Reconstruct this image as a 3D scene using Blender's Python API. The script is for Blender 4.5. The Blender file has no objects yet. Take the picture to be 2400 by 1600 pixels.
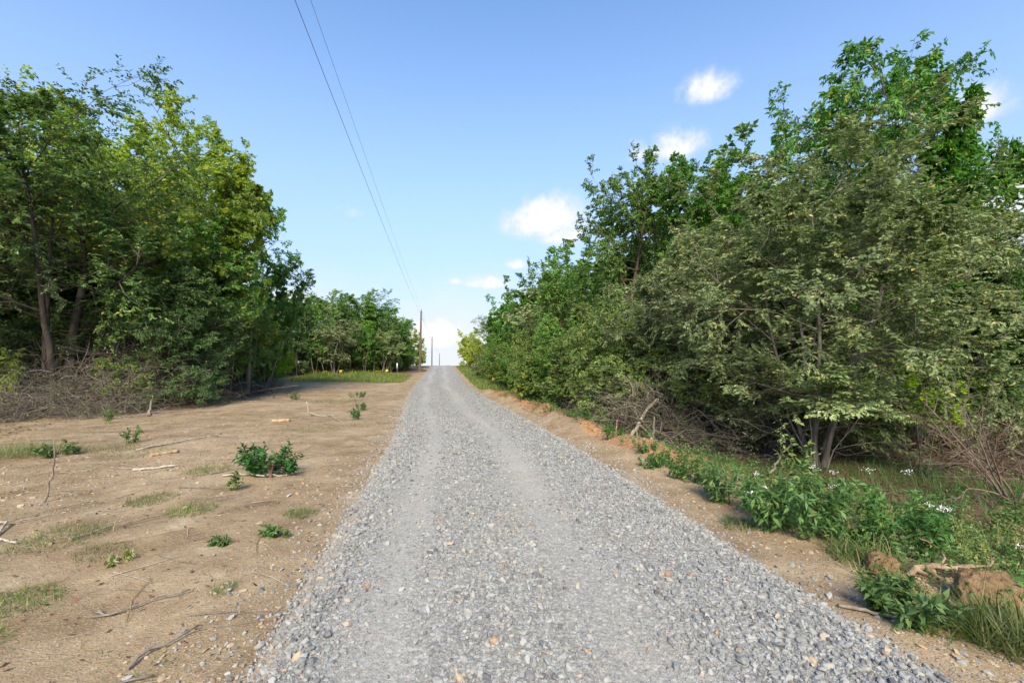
import bpy, math, time
import numpy as np
from mathutils import Vector
T0 = time.time()
R = math.radians
sc = bpy.context.scene
COL = sc.collection

# ------------------------------------------------------------------ camera
YAW = R(8.76)                                   # the lens points a little to the right of the road
cam_d = bpy.data.cameras.new('camera'); cam = bpy.data.objects.new('camera', cam_d); COL.objects.link(cam)
cam.location = (0, 0, 1.6); cam.rotation_euler = (R(90 + 2.95), 0, -YAW)
cam_d.sensor_width = 36; cam_d.lens = 16.0; cam_d.clip_end = 6000; cam_d.clip_start = .05
sc.camera = cam

# ------------------------------------------------------------------ light
SUN_AZ, SUN_EL = R(-171), R(38)                  # clockwise from the road's direction (+Y)
sv = Vector((math.sin(SUN_AZ)*math.cos(SUN_EL), math.cos(SUN_AZ)*math.cos(SUN_EL), math.sin(SUN_EL)))
sun_d = bpy.data.lights.new('sun', 'SUN'); sun = bpy.data.objects.new('sun', sun_d); COL.objects.link(sun)
sun_d.energy = 2.75; sun_d.angle = R(20); sun_d.color = (1, .86, .64)
sun.rotation_euler = sv.to_track_quat('Z', 'Y').to_euler(); sun.location = sv*60
sc.view_settings.view_transform = 'Standard'; sc.view_settings.look = 'None'
sc.view_settings.gamma = 1; sc.view_settings.use_curve_mapping = False
sc.view_settings.exposure = 1.38
sc.render.engine = 'CYCLES'
sc.cycles.use_denoising = True
sc.cycles.max_bounces = 6; sc.cycles.diffuse_bounces = 4; sc.cycles.glossy_bounces = 2
sc.cycles.transmission_bounces = 4; sc.cycles.transparent_max_bounces = 4

def cdir(px, py):
    """azimuth/elevation pair (degrees) -> direction"""
    a, e = R(px), R(py)
    return np.array((math.sin(a)*math.cos(e), math.cos(a)*math.cos(e), math.sin(e)))

class NT:
    """small node-tree writer"""
    def __init__(s, tree): s.t = tree; s.n = tree.nodes; s.l = tree.links
    def node(s, typ, **kw):
        n = s.n.new(typ)
        for k, v in kw.items(): setattr(n, k, v)
        return n
    def put(s, sock, v):
        if isinstance(v, bpy.types.NodeSocket): s.l.new(v, sock)
        elif v is not None: sock.default_value = v
    def math(s, op, a, b=None, c=None, clamp=False):
        n = s.node('ShaderNodeMath', operation=op, use_clamp=clamp)
        for i, v in enumerate((a, b, c)): s.put(n.inputs[i], v)
        return n.outputs[0]
    def vmath(s, op, a, b=None, out=0):
        n = s.node('ShaderNodeVectorMath', operation=op)
        s.put(n.inputs[0], a); s.put(n.inputs[1], b)
        return n.outputs[out]
    def mix(s, f, a, b, blend='MIX'):
        n = s.node('ShaderNodeMix', data_type='RGBA', blend_type=blend)
        s.put(n.inputs[0], f); s.put(n.inputs[6], a); s.put(n.inputs[7], b)
        return n.outputs[2]
    def noise(s, vec, scale, detail=4, rough=.55, out=0, dist=0):
        n = s.node('ShaderNodeTexNoise')
        s.put(n.inputs['Vector'], vec); n.inputs['Scale'].default_value = scale
        n.inputs['Detail'].default_value = detail; n.inputs['Roughness'].default_value = rough
        n.inputs['Distortion'].default_value = dist
        return n.outputs[out]
    def sstep(s, v, a, b):
        n = s.node('ShaderNodeMapRange', interpolation_type='SMOOTHSTEP')
        s.put(n.inputs[0], v); n.inputs[1].default_value = a; n.inputs[2].default_value = b
        return n.outputs[0]
    def ramp(s, f, stops, interp='LINEAR'):
        n = s.node('ShaderNodeValToRGB'); r = n.color_ramp; r.interpolation = interp
        while len(r.elements) < len(stops): r.elements.new(.5)
        for e, (p, c) in zip(r.elements, stops): e.position = p; e.color = (*c, 1) if len(c) == 3 else c
        s.put(n.inputs[0], f); return n.outputs[0]

world = bpy.data.worlds.new('World'); sc.world = world; world.use_nodes = True
w = NT(world.node_tree); w.n.clear()
sky = w.node('ShaderNodeTexSky', sky_type='NISHITA', sun_disc=False)
sky.sun_elevation = SUN_EL; sky.sun_rotation = SUN_AZ
sky.air_density = 1.0; sky.dust_density = .6; sky.ozone_density = 2.0; sky.altitude = 100
tc = w.node('ShaderNodeTexCoord'); D = tc.outputs['Generated']
sep = w.node('ShaderNodeSeparateXYZ'); w.put(sep.inputs[0], D); dz = sep.outputs[2]
nz1 = w.noise(D, 11, 8, .62, dist=.6); nz2 = w.noise(D, 34, 6, .62, dist=.4)
nz = w.math('ADD', w.math('MULTIPLY', w.math('SUBTRACT', nz1, .5), 4.2), w.math('MULTIPLY', w.math('SUBTRACT', nz2, .5), 2.0))
# cumulus puffs: azimuth, elevation, half width, half height (degrees), density
CLOUDS = [(13.0, 17.6, 5.6, 2.9, 1), (15.8, 15.6, 3.4, 1.6, .9), (28.9, 24.5, 3.2, 2.3, .95), (24.8, 24.6, 2.0, 1.7, .7),
          (32.6, 29.4, 2.9, 1.9, .85), (54.6, 21.5, 3.6, 2.0, .85), (54.0, 12.0, 7.0, 4.0, .9), (57.5, 15.5, 5.0, 3.0, .8),
          (5.6, 10.2, 3.4, 1.2, .95), (1.6, 10.3, 1.6, .7, .8), (9.4, 12.4, 2.2, .9, .75), (-11.3, 17.6, 2.3, 1.2, .5),
          (-17.5, 6.6, 4.5, 2.2, .9), (-35.0, 9.0, 8.0, 3.5, .9), (-45.0, 13.0, 6.0, 3.5, .7), (55.0, 34.0, 4.5, 1.8, .3),
          (1.5, 6.4, 3.5, .8, .5), (-1.0, 3.4, 8.0, 2.6, 1), (7.0, 3.0, 8.0, 3.0, 1),
          (85, 20, 6, 3, .9), (105, 14, 8, 3, .9), (128, 25, 5, 3, .9), (150, 12, 8, 3, .9), (176, 20, 6, 3, .9),
          (200, 14, 7, 3, .9), (228, 24, 6, 3, .9), (252, 13, 8, 3, .9), (275, 20, 6, 3, .9), (70, 40, 5, 3, .6), (300, 38, 5, 3, .6)]
field = None
for az, el, wd, ht, den in CLOUDS:
    wd *= 1.3; ht *= 1.4
    c = cdir(az, el); u = np.cross(c, (0, 0, 1)); u /= np.linalg.norm(u); v = np.cross(u, c)
    ku, kv = 1/math.sin(R(wd)), 1/math.sin(R(ht))
    a = w.vmath('DOT_PRODUCT', D, tuple(u*ku), 1)
    b = w.vmath('DOT_PRODUCT', D, tuple(v*kv), 1)
    ct = w.vmath('DOT_PRODUCT', D, tuple(c), 1)
    # flat base, billowing top
    bb = w.math('MULTIPLY', b, w.math('ADD', 1.0, w.math('MULTIPLY', w.math('LESS_THAN', b, 0.0), .7)))
    r2 = w.math('ADD', w.math('MULTIPLY', a, a), w.math('MULTIPLY', bb, bb))
    val = w.math('MULTIPLY', w.math('EXPONENT', w.math('MULTIPLY', r2, -1.1)), w.math('MULTIPLY', w.math('GREATER_THAN', ct, 0), den))
    field = val if field is None else w.math('MAXIMUM', field, val)
cloud = w.math('ADD', w.math('SUBTRACT', field, .42), w.math('MULTIPLY', nz, w.math('MULTIPLY', w.math('POWER', field, .6), .34)))
cm = w.sstep(cloud, -.10, .50)
shade = w.sstep(w.math('ADD', cloud, w.math('MULTIPLY', w.math('SUBTRACT', nz2, .5), .3)), .05, .6)
ccol = w.mix(shade, (2.9, 3.1, 3.4, 1), (3.7, 3.7, 3.68, 1))
haze = w.math('MULTIPLY', w.sstep(dz, .72, .02), .85)
bank = w.math('MULTIPLY', w.sstep(w.math('ADD', dz, w.math('MULTIPLY', w.math('SUBTRACT', nz1, .5), .14)), .24, .02), .86)
tint = w.mix(1.0, sky.outputs[0], (.90, 1.04, 1.14, 1), 'MULTIPLY')
col = w.mix(haze, tint, (1.90, 2.36, 3.25, 1))
col = w.mix(bank, col, (3.15, 3.28, 3.55, 1))
col = w.mix(w.math('MULTIPLY', cm, .92), col, ccol)
bg = w.node('ShaderNodeBackground'); w.put(bg.inputs[0], col); bg.inputs[1].default_value = .112
wo = w.node('ShaderNodeOutputWorld'); w.l.new(bg.outputs[0], wo.inputs[0])
world.cycles.sampling_method = 'MANUAL'; world.cycles.sample_map_resolution = 512

# ------------------------------------------------------------------ object helpers
def tag(o, label=None, cat=None, group=None, kind=None):
    for k, v in (('label', label), ('category', cat), ('group', group), ('kind', kind)):
        if v: o[k] = v
    return o
def link(name, data, parent=None, loc=None, rz=None):
    o = bpy.data.objects.new(name, data); COL.objects.link(o)
    if parent is not None: o.parent = parent
    if loc is not None: o.location = loc
    if rz is not None: o.rotation_euler = (0, 0, rz)
    return o
def quads_mesh(name, V, F, mats, midx=None, attrs=None, smooth=None):
    """V (n,3), F (m,4) or (m,3) arrays -> mesh"""
    me = bpy.data.meshes.new(name)
    V = np.ascontiguousarray(V, np.float32); F = np.ascontiguousarray(F, np.int32)
    k = F.shape[1]
    me.vertices.add(len(V)); me.vertices.foreach_set('co', V.ravel())
    me.loops.add(F.size); me.loops.foreach_set('vertex_index', F.ravel())
    me.polygons.add(len(F)); me.polygons.foreach_set('loop_start', np.arange(0, F.size, k, dtype=np.int32))
    for m in mats: me.materials.append(m)
    if midx is not None: me.polygons.foreach_set('material_index', np.ascontiguousarray(midx, np.int32))
    if smooth is not None:
        me.polygons.foreach_set('use_smooth', np.ascontiguousarray(np.broadcast_to(smooth, len(F)), dtype=bool))
    for an, (dom, vals) in (attrs or {}).items():
        at = me.attributes.new(an, 'FLOAT', dom); at.data.foreach_set('value', np.ascontiguousarray(vals, np.float32))
    me.update(calc_edges=True)
    return me
def nrm(v): return v/np.maximum(np.linalg.norm(v, axis=-1, keepdims=True), 1e-9)
def fnoise(x, y, seed=0, octs=4, f=1.0):
    """cheap smooth noise from summed sines, about -1..1"""
    r = np.random.default_rng(seed); o = np.zeros(np.broadcast(x, y).shape); amp = 1; tot = 0
    for _ in range(octs):
        for _ in range(3):
            a = r.uniform(0, 6.28); k = f*r.uniform(.7, 1.4); p = r.uniform(0, 6.28)
            o = o + amp*np.sin(k*(x*math.cos(a)+y*math.sin(a)) + p); tot += amp*.6
        f *= 2.1; amp *= .5
    return o/tot
def sm(a, b, x):
    t = np.clip((x-a)/(b-a), 0, 1); return t*t*(3-2*t)

# ------------------------------------------------------------------ terrain functions
def road_c(y): return .80 - .80*sm(6, 32, y)
def road_hw(y): return 1.72 + .13*sm(7, 20, y)
def road_z(y): return 1.45*sm(16, 92, y) - np.maximum(y-94, 0)*.022*sm(94, 130, y)*np.where(y > 400, 400/np.maximum(y, 1), 1)
def ground_h(x, y):
    x = np.asarray(x, float); y = np.asarray(y, float)
    z = road_z(y)
    near = np.clip(1-np.abs(y)/400, 0, 1)
    q = x-road_c(y)
    z = z + near*(.05*fnoise(x, y, 1, 3, .35) + (.026*fnoise(x, y, 2, 3, 2.2)+.012*fnoise(x, y, 3, 3, 7.))*sm(2.1, 2.8, np.abs(q)))
    z = z - near*.32*sm(2.7, 5.0, q)*(1-sm(9, 16, y))                       # shallow ditch by the elms
    z = z + near*.10*sm(4, 9, -q)*sm(0, 10, y)                               # clearing rises to the wood
    bl = np.exp(-((q-2.75-.25*np.sin(y*.9))/.42)**2)*sm(6.2, 8, y)*(1-sm(22, 30, y))
    z = z + near*bl*(.20+.14*fnoise(x, y, 5, 2, 2.4))                         # clay berm on the far side
    z = z + near*.25*sm(12, 30, np.abs(q))*fnoise(x, y, 7, 2, .12)
    z = z - .05*np.clip(1-np.abs(q)/2.6, 0, 1)                                # bed under the gravel
    return z
def gz(x, y): return float(ground_h(x, y))
def road_h(x, y):
    q = x-road_c(y); u = np.abs(q)/road_hw(y)
    rut = np.exp(-((q+1.0)/.22)**2)+np.exp(-((q-.34)/.28)**2)
    edge = sm(.86, 1.06, u)
    return ground_h(x, y) + (.085-.022*rut*np.clip(1-y/60, 0, 1))*(1-edge) - .02*edge + .008*fnoise(x, y, 11, 3, 4)*(1-edge) + .05*np.clip(1-np.abs(q)/2.6, 0, 1)*.5

# ------------------------------------------------------------------ materials
def newmat(name):
    m = bpy.data.materials.new(name); m.use_nodes = True
    t = NT(m.node_tree); t.n.clear()
    o = t.node('ShaderNodeOutputMaterial'); return m, t, o
def leafmat(name, stops, trans=.35, rough=.5, spec=.25, tcol=(1.15, 1.25, .55)):
    m, t, o = newmat(name)
    at = t.node('ShaderNodeAttribute', attribute_name='tint')
    oi = t.node('ShaderNodeObjectInfo')
    f = t.math('ADD', at.outputs['Fac'], t.math('MULTIPLY', t.math('SUBTRACT', oi.outputs['Random'], .5), .10), clamp=True)
    c = t.ramp(f, stops)
    hs = t.node('ShaderNodeHueSaturation'); t.put(hs.inputs['Color'], c)
    r2 = t.math('FRACT', t.math('MULTIPLY', oi.outputs['Random'], 7.31))
    t.put(hs.inputs['Hue'], t.math('ADD', .482, t.math('MULTIPLY', oi.outputs['Random'], .036)))
    t.put(hs.inputs['Value'], t.math('ADD', .84, t.math('MULTIPLY', r2, .34))); t.put(hs.inputs['Saturation'], t.math('ADD', .86, t.math('MULTIPLY', oi.outputs['Random'], .22)))
    c = hs.outputs[0]
    p = t.node('ShaderNodeBsdfPrincipled'); t.put(p.inputs['Base Color'], c)
    p.inputs['Roughness'].default_value = rough; p.inputs['Specular IOR Level'].default_value = spec
    tr = t.node('ShaderNodeBsdfTranslucent'); t.put(tr.inputs[0], t.mix(1.0, c, (*tcol, 1), 'MULTIPLY'))
    mx = t.node('ShaderNodeMixShader'); mx.inputs[0].default_value = trans
    t.l.new(p.outputs[0], mx.inputs[1]); t.l.new(tr.outputs[0], mx.inputs[2]); t.l.new(mx.outputs[0], o.inputs[0])
    return m
def barkmat(name, a, b, scale=9, rough=.9):
    m, t, o = newmat(name)
    g = t.node('ShaderNodeTexCoord').outputs['Object']
    mp = t.node('ShaderNodeMapping'); t.put(mp.inputs[0], g); mp.inputs['Scale'].default_value = (1, 1, .22)
    n = t.noise(mp.outputs[0], scale, 6, .65)
    n2 = t.noise(g, 2.3, 3)
    c = t.mix(t.sstep(n, .3, .72), (*a, 1), (*b, 1))
    c = t.mix(t.math('MULTIPLY', t.sstep(n2, .5, .75), .35), c, (.16, .18, .12, 1))
    p = t.node('ShaderNodeBsdfPrincipled'); t.put(p.inputs['Base Color'], c); p.inputs['Roughness'].default_value = rough
    p.inputs['Specular IOR Level'].default_value = .15
    bp = t.node('ShaderNodeBump'); bp.inputs['Strength'].default_value = .6; bp.inputs['Distance'].default_value = .02
    t.put(bp.inputs['Height'], n); t.l.new(bp.outputs[0], p.inputs['Normal']); t.l.new(p.outputs[0], o.inputs[0])
    return m
def plain(name, c, rough=.6, metal=0, vary=.0):
    m, t, o = newmat(name)
    p = t.node('ShaderNodeBsdfPrincipled'); p.inputs['Roughness'].default_value = rough; p.inputs['Metallic'].default_value = metal
    g = t.node('ShaderNodeTexCoord').outputs['Object']
    n = t.noise(g, 12, 4)
    t.put(p.inputs['Base Color'], t.mix(t.math('MULTIPLY', n, vary), (*c, 1), (*[v*.4 for v in c], 1)))
    t.l.new(p.outputs[0], o.inputs[0]); return m

M = {}
M['elm'] = leafmat('elm_leaf', [(0, (0.100, 0.145, 0.060)), (.5, (0.221, 0.295, 0.121)), (.86, (0.374, 0.437, 0.207)), (.94, (0.551, 0.534, 0.228)), (1, (0.577, 0.478, 0.167))], .28)
M['green'] = leafmat('green_leaf', [(0, (0.055, 0.129, 0.028)), (.5, (0.124, 0.259, 0.050)), (.9, (0.226, 0.382, 0.081)), (1, (0.515, 0.414, 0.105))], .36)
M['oak'] = leafmat('oak_leaf', [(0, (0.052, 0.102, 0.034)), (.5, (0.110, 0.187, 0.057)), (.9, (0.208, 0.301, 0.091)), (1, (0.539, 0.409, 0.105))], .30)
M['yellow'] = leafmat('yellow_leaf', [(0, (0.127, 0.218, 0.032)), (.5, (0.286, 0.410, 0.051)), (.85, (0.491, 0.582, 0.068)), (1, (0.620, 0.620, 0.091))], .48)
M['gold'] = leafmat('gold_leaf', [(0, (0.175, 0.246, 0.025)), (.5, (0.365, 0.443, 0.037)), (.85, (0.569, 0.592, 0.063)), (1, (0.620, 0.494, 0.076))], .45)  # yellowish foliage, with the sunlight at the crest put into its colour
M['cedar'] = leafmat('cedar_leaf', [(0, (0.034, 0.083, 0.020)), (.5, (0.070, 0.155, 0.037)), (.95, (0.131, 0.234, 0.057)), (1, (0.218, 0.187, 0.046))], .18)
M['privet'] = leafmat('privet_leaf', [(0, (0.070, 0.114, 0.038)), (.5, (0.163, 0.253, 0.069)), (.85, (0.315, 0.421, 0.111)), (.95, (0.487, 0.482, 0.127)), (1, (0.620, 0.312, 0.095))], .30)
M['weed'] = leafmat('weed_leaf', [(0, (0.048, 0.113, 0.029)), (.5, (0.096, 0.198, 0.052)), (.9, (0.162, 0.278, 0.085)), (1, (0.311, 0.292, 0.087))], .30)
M['pale_weed'] = leafmat('pale_weed_leaf', [(0, (0.156, 0.202, 0.054)), (.5, (0.273, 0.319, 0.096)), (.9, (0.390, 0.403, 0.144)), (1, (0.390, 0.260, 0.108))], .30)
M['glossy'] = leafmat('sprout_leaf', [(0, (0.029, 0.094, 0.022)), (.5, (0.050, 0.154, 0.033)), (1, (0.094, 0.231, 0.050))], .26, .38, .4)
M['grass'] = leafmat('grass_blade', [(0, (0.069, 0.121, 0.028)), (.5, (0.127, 0.196, 0.046)), (.85, (0.218, 0.259, 0.081)), (1, (0.391, 0.322, 0.149))], .30)
M['meadow'] = leafmat('meadow_blade', [(0, (0.101, 0.177, 0.030)), (.5, (0.192, 0.278, 0.050)), (.85, (0.273, 0.342, 0.079)), (1, (0.455, 0.417, 0.059))], .32)
M['litter'] = leafmat('fallen_leaf', [(0, (0.090, 0.050, 0.029)), (.5, (0.180, 0.106, 0.058)), (.85, (0.276, 0.168, 0.090)), (1, (0.360, 0.144, 0.060))], .1, .8, .1)
M['petal'] = plain('white_petal', (.80, .80, .76), .7)
M['bark_grey'] = barkmat('grey_bark', (.11, .095, .08), (.25, .225, .195))
M['bark_dark'] = barkmat('dark_bark', (.032, .026, .022), (.085, .072, .060))
M['bark_pale'] = barkmat('pale_bark', (.19, .17, .14), (.38, .35, .30))
M['bark_brown'] = barkmat('brown_bark', (.07, .048, .034), (.16, .115, .080))
M['twig'] = barkmat('twig_bark', (.085, .073, .06), (.20, .175, .145))
M['vine'] = barkmat('dry_vine', (.10, .085, .07), (.26, .22, .185))
M['redtwig'] = barkmat('reddish_twig', (.12, .085, .065), (.25, .195, .16))
M['dead'] = barkmat('bleached_wood', (.26, .225, .18), (.50, .45, .38), 14)
M['deadtan'] = barkmat('tan_wood', (.26, .18, .10), (.46, .34, .21), 14)
M['greystick'] = barkmat('grey_stick', (.13, .11, .09), (.29, .25, .21), 14)
M['root'] = barkmat('root_bark', (.15, .105, .065), (.36, .27, .175), 18)
M['pole'] = barkmat('pole_wood', (.07, .058, .048), (.15, .127, .107), 22)
M['metal'] = plain('galvanised_metal', (.42, .43, .44), .45, .9, .3)
M['porcelain'] = plain('porcelain', (.33, .33, .34), .25)
M['cable'] = plain('cable', (.10, .105, .115), .6)
M['yellowp'] = plain('yellow_plastic', (.80, .52, .015), .5)
M['whitep'] = plain('white_plastic', (.75, .77, .80), .5)

def ground_material():
    m, t, o = newmat('ground_earth')
    P = t.node('ShaderNodeNewGeometry').outputs['Position']
    A = lambda n: t.node('ShaderNodeAttribute', attribute_name=n).outputs['Fac']
    n0 = t.noise(P, .35, 4); n1 = t.noise(P, 1.7, 6, .6); n2 = t.noise(P, 11, 6, .65); n3 = t.noise(P, 60, 4, .7)
    dirt = t.ramp(n1, [(.30, (.150, .102, .056)), (.44, (.245, .178, .102)), (.58, (.335, .255, .156)), (.72, (.45, .366, .245))])
    dirt = t.mix(t.math('MULTIPLY', t.sstep(n2, .42, .66), .5), dirt, (.245, .172, .105, 1))
    dirt = t.mix(t.math('MULTIPLY', t.sstep(n0, .44, .66), .5), dirt, (.43, .335, .222, 1))
    dirt = t.mix(t.math('MULTIPLY', t.sstep(n3, .52, .72), .5), dirt, (.50, .385, .26, 1))
    dirt = t.mix(t.math('MULTIPLY', t.sstep(n3, .47, .32), .65), dirt, (.13, .085, .048, 1))
    clay = t.ramp(n2, [(.3, (.25, .115, .052)), (.55, (.40, .215, .105)), (.75, (.50, .31, .175))])
    clay = t.mix(t.math('MULTIPLY', t.sstep(n3, .55, .75), .4), clay, (.52, .38, .25, 1))
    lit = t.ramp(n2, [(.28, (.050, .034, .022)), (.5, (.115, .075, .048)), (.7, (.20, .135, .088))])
    grn = t.ramp(n2, [(.3, (.055, .070, .022)), (.5, (.105, .120, .040)), (.7, (.20, .175, .075))])
    edge = t.math('MULTIPLY', t.math('SUBTRACT', n1, .5), 1.3)
    jag = t.math('ADD', edge, t.math('MULTIPLY', t.math('SUBTRACT', n2, .5), .7))
    def cover(c, name, colr, k=1.0):
        f = t.math('MULTIPLY', t.sstep(t.math('ADD', A(name), t.math('MULTIPLY', jag, .55)), .35, .62), k)
        return t.mix(f, c, colr)
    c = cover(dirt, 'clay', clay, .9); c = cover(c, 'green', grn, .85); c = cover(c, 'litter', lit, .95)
    grit = t.node('ShaderNodeTexVoronoi'); t.put(grit.inputs['Vector'], P); grit.inputs['Scale'].default_value = 55
    gk = t.math('MULTIPLY', t.sstep(grit.outputs['Distance'], .42, .28), t.math('GREATER_THAN', t.vmath('DOT_PRODUCT', grit.outputs['Color'], (1, .0, .0), 1), .62))
    gc = t.mix(t.vmath('DOT_PRODUCT', grit.outputs['Color'], (0, 1, 0), 1), (.42, .24, .11, 1), (.50, .45, .38, 1))
    c = t.mix(t.math('MULTIPLY', gk, .75), c, gc)
    p = t.node('ShaderNodeBsdfPrincipled'); t.put(p.inputs['Base Color'], c); p.inputs['Roughness'].default_value = .95
    p.inputs['Specular IOR Level'].default_value = .1
    h = t.math('ADD', t.math('MULTIPLY', n2, .6), t.math('ADD', t.math('MULTIPLY', n3, .35), t.math('MULTIPLY', gk, .22)))
    bp = t.node('ShaderNodeBump'); bp.inputs['Strength'].default_value = .9; bp.inputs['Distance'].default_value = .028
    t.put(bp.inputs['Height'], h); t.l.new(bp.outputs[0], p.inputs['Normal']); t.l.new(p.outputs[0], o.inputs[0])
    return m
def road_material():
    m, t, o = newmat('crushed_stone')
    P = t.node('ShaderNodeNewGeometry').outputs['Position']
    A = lambda n: t.node('ShaderNodeAttribute', attribute_name=n).outputs['Fac']
    def vor(scale):
        v = t.node('ShaderNodeTexVoronoi'); t.put(v.inputs['Vector'], P); v.inputs['Scale'].default_value = scale
        return v
    v1, v2 = vor(34), vor(85)
    n1 = t.noise(P, 1.3, 5); n2 = t.noise(P, 140, 3, .7)
    r1 = t.vmath('DOT_PRODUCT', v1.outputs['Color'], (1, 0, 0), 1); r2 = t.vmath('DOT_PRODUCT', v2.outputs['Color'], (1, 0, 0), 1)
    st = t.ramp(r1, [(0, (.20, .204, .197)), (.25, (.29, .295, .285)), (.7, (.375, .38, .367)), (1, (.46, .463, .448))])
    fine = t.ramp(r2, [(0, (.27, .252, .218)), (.5, (.345, .325, .285)), (1, (.41, .388, .345))])
    c = t.mix(t.math('MULTIPLY', A('rut'), .85), st, fine)
    c = t.mix(t.math('MULTIPLY', t.sstep(v1.outputs['Distance'], .35, .62), t.math('MULTIPLY', t.math('SUBTRACT', 1.0, A('rut')), .6)), c, (.12, .118, .112, 1))
    c = t.mix(t.math('MULTIPLY', t.sstep(n1, .52, .75), .28), c, (.36, .31, .24, 1))
    c = t.mix(t.math('MULTIPLY', t.sstep(n2, .5, .7), .25), c, (.46, .45, .425, 1))
    c = t.mix(t.math('MULTIPLY', t.sstep(t.math('ADD', A('edge'), t.math('MULTIPLY', t.math('SUBTRACT', t.noise(P, 7, 5), .5), 1.4)), .3, .8), .85), c, (.36, .255, .155, 1))
    p = t.node('ShaderNodeBsdfPrincipled'); t.put(p.inputs['Base Color'], c); p.inputs['Roughness'].default_value = .9
    p.inputs['Specular IOR Level'].default_value = .15
    h = t.math('ADD', t.math('MULTIPLY', t.math('SUBTRACT', 1.0, v1.outputs['Distance']), .8), t.math('ADD', t.math('MULTIPLY', t.math('SUBTRACT', 1.0, v2.outputs['Distance']), .35), t.math('MULTIPLY', r1, .35)))
    bp = t.node('ShaderNodeBump'); bp.inputs['Strength'].default_value = .8; t.put(bp.inputs['Distance'], t.math('SUBTRACT', .012, t.math('MULTIPLY', A('rut'), .009)))
    t.put(bp.inputs['Height'], h); t.l.new(bp.outputs[0], p.inputs['Normal']); t.l.new(p.outputs[0], o.inputs[0])
    return m
def stonemat(name, stops, atype='INSTANCER'):
    m, t, o = newmat(name)
    if atype == 'INSTANCER':
        f = t.node('ShaderNodeAttribute', attribute_name='tint', attribute_type='INSTANCER').outputs['Fac']
    else:
        f = t.node('ShaderNodeObjectInfo').outputs['Random']
    g = t.node('ShaderNodeTexCoord').outputs['Object']
    n = t.noise(g, 2.2, 5, .7)
    c = t.ramp(f, stops, 'LINEAR')
    c = t.mix(t.math('MULTIPLY', t.sstep(n, .45, .75), .30), c, (.46, .445, .42, 1))
    c = t.mix(t.math('MULTIPLY', t.sstep(n, .5, .28), .30), c, (.16, .15, .14, 1))
    p = t.node('ShaderNodeBsdfPrincipled'); t.put(p.inputs['Base Color'], c); p.inputs['Roughness'].default_value = .85
    p.inputs['Specular IOR Level'].default_value = .2
    t.l.new(p.outputs[0], o.inputs[0]); return m
GRAVEL = [(0, (.085, .086, .096)), (.06, (.145, .147, .157)), (.16, (.182, .188, .184)), (.5, (.235, .243, .237)), (.82, (.315, .322, .312)), (.90, (.32, .295, .24)), (.955, (.40, .31, .21)), (.978, (.31, .18, .10)), (1, (.20, .14, .13))]
CHIPS = [(0, (.12, .08, .05)), (.25, (.22, .155, .092)), (.5, (.32, .235, .145)), (.76, (.40, .31, .20)), (.86, (.42, .28, .14)), (.94, (.30, .30, .30)), (1, (.50, .49, .46))]
M['stone_i'] = stonemat('crushed_rock', GRAVEL); M['stone_o'] = stonemat('crushed_rock_single', GRAVEL, 'OBJECT')
M['lump_i'] = stonemat('earth_lump', [(0, (.16, .112, .066)), (.5, (.27, .20, .122)), (1, (.38, .295, .19))])
M['chip_i'] = stonemat('earth_chip', CHIPS); M['chip_o'] = stonemat('earth_stone', CHIPS, 'OBJECT')

# ------------------------------------------------------------------ ground sheet
def axis(segs):
    out = []
    for a, b, n, in segs: out += list(np.linspace(a, b, n, endpoint=False))
    return np.array(out+[segs[-1][1]])
gx = axis([(-1500, -200, 6), (-200, -45, 12), (-45, -16, 18), (-16, -6, 38), (-6, 6, 84), (6, 14, 34), (14, 45, 18), (45, 200, 12), (200, 1500, 6)])
gy = axis([(-300, -30, 6), (-30, 0, 20), (0, 13, 96), (13, 30, 50), (30, 70, 42), (70, 130, 24), (130, 300, 16), (300, 2500, 12)])
X, Y = np.meshgrid(gx, gy)
Z = ground_h(X, Y)
V = np.stack([X, Y, Z], -1).reshape(-1, 3)
nx, ny = len(gx), len(gy)
i = (np.arange(ny-1)[:, None]*nx + np.arange(nx-1)[None]).ravel()
F = np.stack([i, i+1, i+nx+1, i+nx], 1)
xf, yf = V[:, 0], V[:, 1]; qf = xf-road_c(yf)
# the edge of the woods to either side
def wood_left(y): return -11.2 - .6*np.sin(y*.5) + 2.2*sm(17, 24, y) - 2.8*sm(27, 36, y) + 9.6*sm(43, 53, y)
def wood_right(y): return 5.2 - 1.0*sm(9, 14, y) - .5*sm(20, 40, y)
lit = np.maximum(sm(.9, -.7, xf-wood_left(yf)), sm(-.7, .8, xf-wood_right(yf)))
grn = sm(33, 38, yf)*sm(54, 47, yf)*sm(-2.2, -3.6, qf)
grn = np.maximum(grn, sm(26, 34, yf)*sm(2.2, 2.9, qf)*.9)
grn = np.maximum(grn, .62*sm(2.6, 3.6, qf)*sm(9, 6, yf))
grn = np.maximum(grn, .34*np.clip(fnoise(xf, yf, 21, 2, .9), 0, 1)*sm(-1, -2.5, qf))
grn = np.maximum(grn, sm(110, 160, np.abs(yf)+np.abs(xf)))
clay = sm(2.3, 2.7, qf)*sm(4.4, 3.5, qf)*sm(5, 7.5, yf)*sm(34, 26, yf)
clay = np.maximum(clay, .55*sm(3, -2, xf-wood_left(yf)))
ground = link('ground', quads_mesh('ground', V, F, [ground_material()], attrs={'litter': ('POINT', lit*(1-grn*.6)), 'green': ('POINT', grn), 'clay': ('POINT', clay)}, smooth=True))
tag(ground, kind='structure')

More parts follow.
